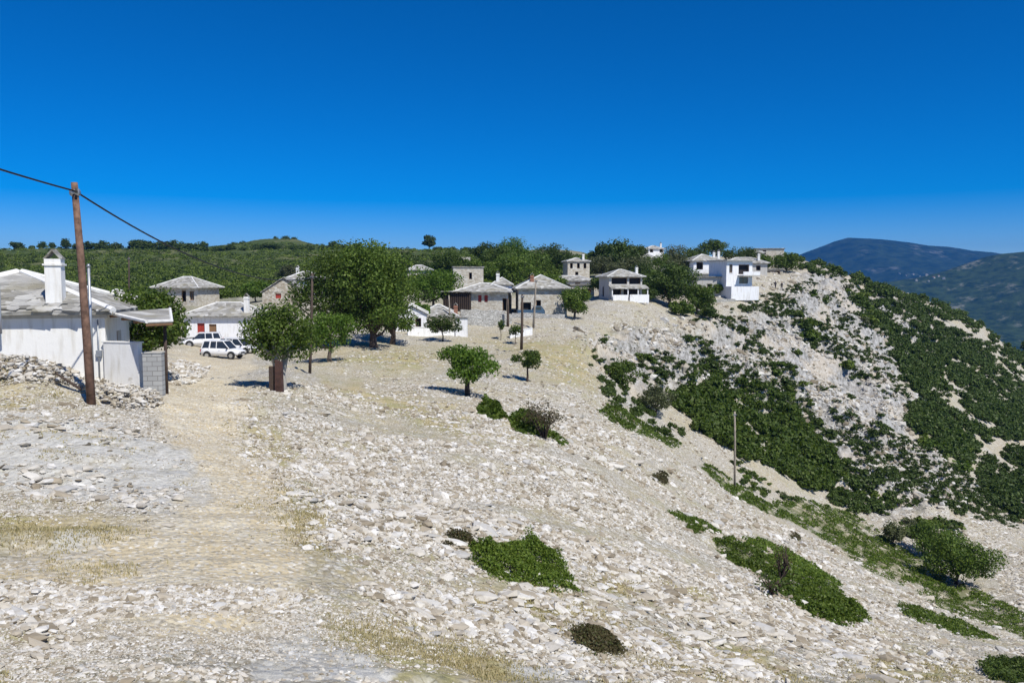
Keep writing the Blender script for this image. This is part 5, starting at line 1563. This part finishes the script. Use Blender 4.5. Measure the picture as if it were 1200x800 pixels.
# low white walls and terraces of the lower gardens
def wall_run(name, label, pts, Ya, h, m, th=.3, coping=True, cat='wall', down=1.0):
    a, b = P(*pts[0], Ya[0]), P(*pts[1], Ya[1])
    L_ = math.hypot(b[0]-a[0], b[1]-a[1])
    za, zb = Hp(a[0], a[1]), Hp(b[0], b[1])
    t = thing(name, label, cat, (a[0], a[1], za), math.atan2(b[1]-a[1], b[0]-a[0]))
    dz = zb - za; mb = MB(); n_ = 10
    gg = np.random.default_rng(int(pts[0][0]))
    tops = [h * (1 + (gg.uniform(-.10, .10) if m == 'drystone' else 0)) for _ in range(n_+1)]
    vs = []
    for k in range(n_+1):
        q = k/n_; zz = dz*q
        vs += [(L_*q, 0, zz-down), (L_*q, th, zz-down), (L_*q, th, zz+tops[k]), (L_*q, 0, zz+tops[k])]
    fs = [(0,1,2,3), tuple(n_*4+i for i in (3,2,1,0))]
    for k in range(n_):
        for j in range(4): fs.append((k*4+j, k*4+(j+1)%4, (k+1)*4+(j+1)%4, (k+1)*4+j))
    mb.add(vs, fs).build('wall_body', M_[m], t)
    if coping: MB().add([(-.03,-.04,h+.003),(L_+.03,-.04,dz+h+.003),(L_+.03,th+.04,dz+h+.003),(-.03,th+.04,h+.003),(-.03,-.04,h+.07),(L_+.03,-.04,dz+h+.07),(L_+.03,th+.04,dz+h+.07),(-.03,th+.04,h+.07)],
                        [(3,2,1,0),(0,1,5,4),(1,2,6,5),(2,3,7,6),(3,0,4,7),(4,5,6,7)]).build('coping', M_['mortar'], t)
    return t
wall_run('garden_wall', 'low bright white garden wall in front of the small walled tree', [(478,397),(536,394)], (93,95), .95, 'white_clean')
wall_run('terrace_wall', 'long grey dry stone terrace wall below the long stone house', [(541,386),(600,386)], (103,104), 1.35, 'drystone', .5, False)
wall_run('terrace_wall', 'short dry stone wall retaining the yard of the long stone house', [(540,373),(592,372)], (110,111), .9, 'drystone', .5, False)
wall_run('garden_wall', 'short bright white wall right behind the tiny bright round tree', [(598,393),(624,393)], (96,97), .85, 'white_clean')
wall_run('terrace_wall', 'rough stone bank wall below the broad stone house', [(600,372),(662,374)], (109,109), .7, 'drystone', .5, False)
wall_run('terrace_wall', 'pale stone wall footing between the trees and the whitest house', [(835,350),(862,350)], (146,146), .6, 'drystone', .5, False)
wall_run('terrace_wall', 'low stone wall left of the white cars by the fig tree', [(205,405),(226,402)], (84,90), .6, 'drystone', .5, False)
p = at(541, 396, 95)
t = thing('white_pillar', 'bright white square gate pillar with slate cap right of the small walled tree', 'pillar', p)
MB().box(-.7,.7,-.35,.35,-1,2.25).build('pillar_shaft', M_['white_clean'], t)
MB().box(-.85,.85,-.5,.5,2.253,2.37).build('slate_cap', M_['slate'], t, bevel=.02)
# dark openings near the pillar's left side
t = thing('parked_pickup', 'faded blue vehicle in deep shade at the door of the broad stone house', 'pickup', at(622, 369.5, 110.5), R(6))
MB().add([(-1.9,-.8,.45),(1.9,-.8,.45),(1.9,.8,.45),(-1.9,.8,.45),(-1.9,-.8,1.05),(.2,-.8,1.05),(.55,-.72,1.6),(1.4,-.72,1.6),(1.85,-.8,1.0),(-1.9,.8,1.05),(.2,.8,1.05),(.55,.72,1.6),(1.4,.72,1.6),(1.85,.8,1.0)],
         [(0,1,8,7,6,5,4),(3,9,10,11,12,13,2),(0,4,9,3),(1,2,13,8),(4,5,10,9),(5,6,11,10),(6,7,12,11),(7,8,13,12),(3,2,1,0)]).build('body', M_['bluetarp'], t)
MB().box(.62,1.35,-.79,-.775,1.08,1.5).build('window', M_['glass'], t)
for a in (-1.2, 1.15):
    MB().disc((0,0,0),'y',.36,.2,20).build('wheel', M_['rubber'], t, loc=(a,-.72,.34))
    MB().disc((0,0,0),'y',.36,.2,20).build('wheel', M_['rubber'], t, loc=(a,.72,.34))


# two people far off on the scree below the ridge
def person(label, px, py, Y, rot, stride, seed):
    x, y, z = at(px, py, Y)
    J = {'pelvis': (0,0,.93), 'chest': (0,.01,1.30), 'neck': (0,.02,1.50), 'head': (0,-.02,1.64), 'crown': (0,-.02,1.73),
         'shl': (-.19,.02,1.43), 'ell': (-.26,.05,1.15), 'hal': (-.27,-.06,.90), 'shr': (.19,.02,1.43), 'elr': (.26,.0,1.15), 'har': (.25,-.12,.92),
         'hil': (-.10,0,.90), 'knl': (-.11,-.06-stride*.5,.49), 'anl': (-.11,-stride*.7+.02,.08), 'tol': (-.11,-stride*.7-.16,.04),
         'hir': (.10,0,.90), 'knr': (.11,.0+stride*.3,.49), 'anr': (.11,stride*.9,.10), 'tor': (.11,stride*.9-.16,.05)}
    E_ = [('pelvis','chest'),('chest','neck'),('neck','head'),('head','crown'),('chest','shl'),('shl','ell'),('ell','hal'),('chest','shr'),('shr','elr'),('elr','har'),
          ('pelvis','hil'),('hil','knl'),('knl','anl'),('anl','tol'),('pelvis','hir'),('hir','knr'),('knr','anr'),('anr','tor')]
    rad = {'pelvis':.15,'chest':.16,'neck':.06,'head':.10,'crown':.07,'shl':.07,'shr':.07,'ell':.045,'elr':.045,'hal':.035,'har':.035,'hil':.10,'hir':.10,'knl':.062,'knr':.062,'anl':.045,'anr':.045,'tol':.035,'tor':.035}
    ks = list(J); me = bpy.data.meshes.new('person'); me.from_pydata([J[k] for k in ks], [(ks.index(a), ks.index(b)) for a, b in E_], [])
    o = bpy.data.objects.new('person', me); COL.objects.link(o)
    o.modifiers.new('skin', 'SKIN'); sv = me.skin_vertices[0].data
    for i, k in enumerate(ks): sv[i].radius = (rad[k], rad[k] * (.75 if k in ('chest', 'pelvis') else 1)); 
    sv[0].use_root = True
    s = o.modifiers.new('sub', 'SUBSURF'); s.levels = 2; s.render_levels = 2
    me.materials.append(M_['cloth_dark'])
    o.location = (x, y, z); o.rotation_euler.z = R(rot)
    tag(o, label, 'person', 'two walkers in dark clothes below the ridge')
    hd = MB().tube([(0,-.045,1.57),(0,-.06,1.64),(0,-.05,1.72)], [.07,.095,.06], 12).build('face', M_['skin'], o, True)
    return o
person('left walker in dark clothes standing on the scree beyond the whitest house', 908.5, 341, 164, 20, .16, 1)
person('right walker in dark clothes beside the other one on the scree', 916, 341, 165, -35, .05, 2)
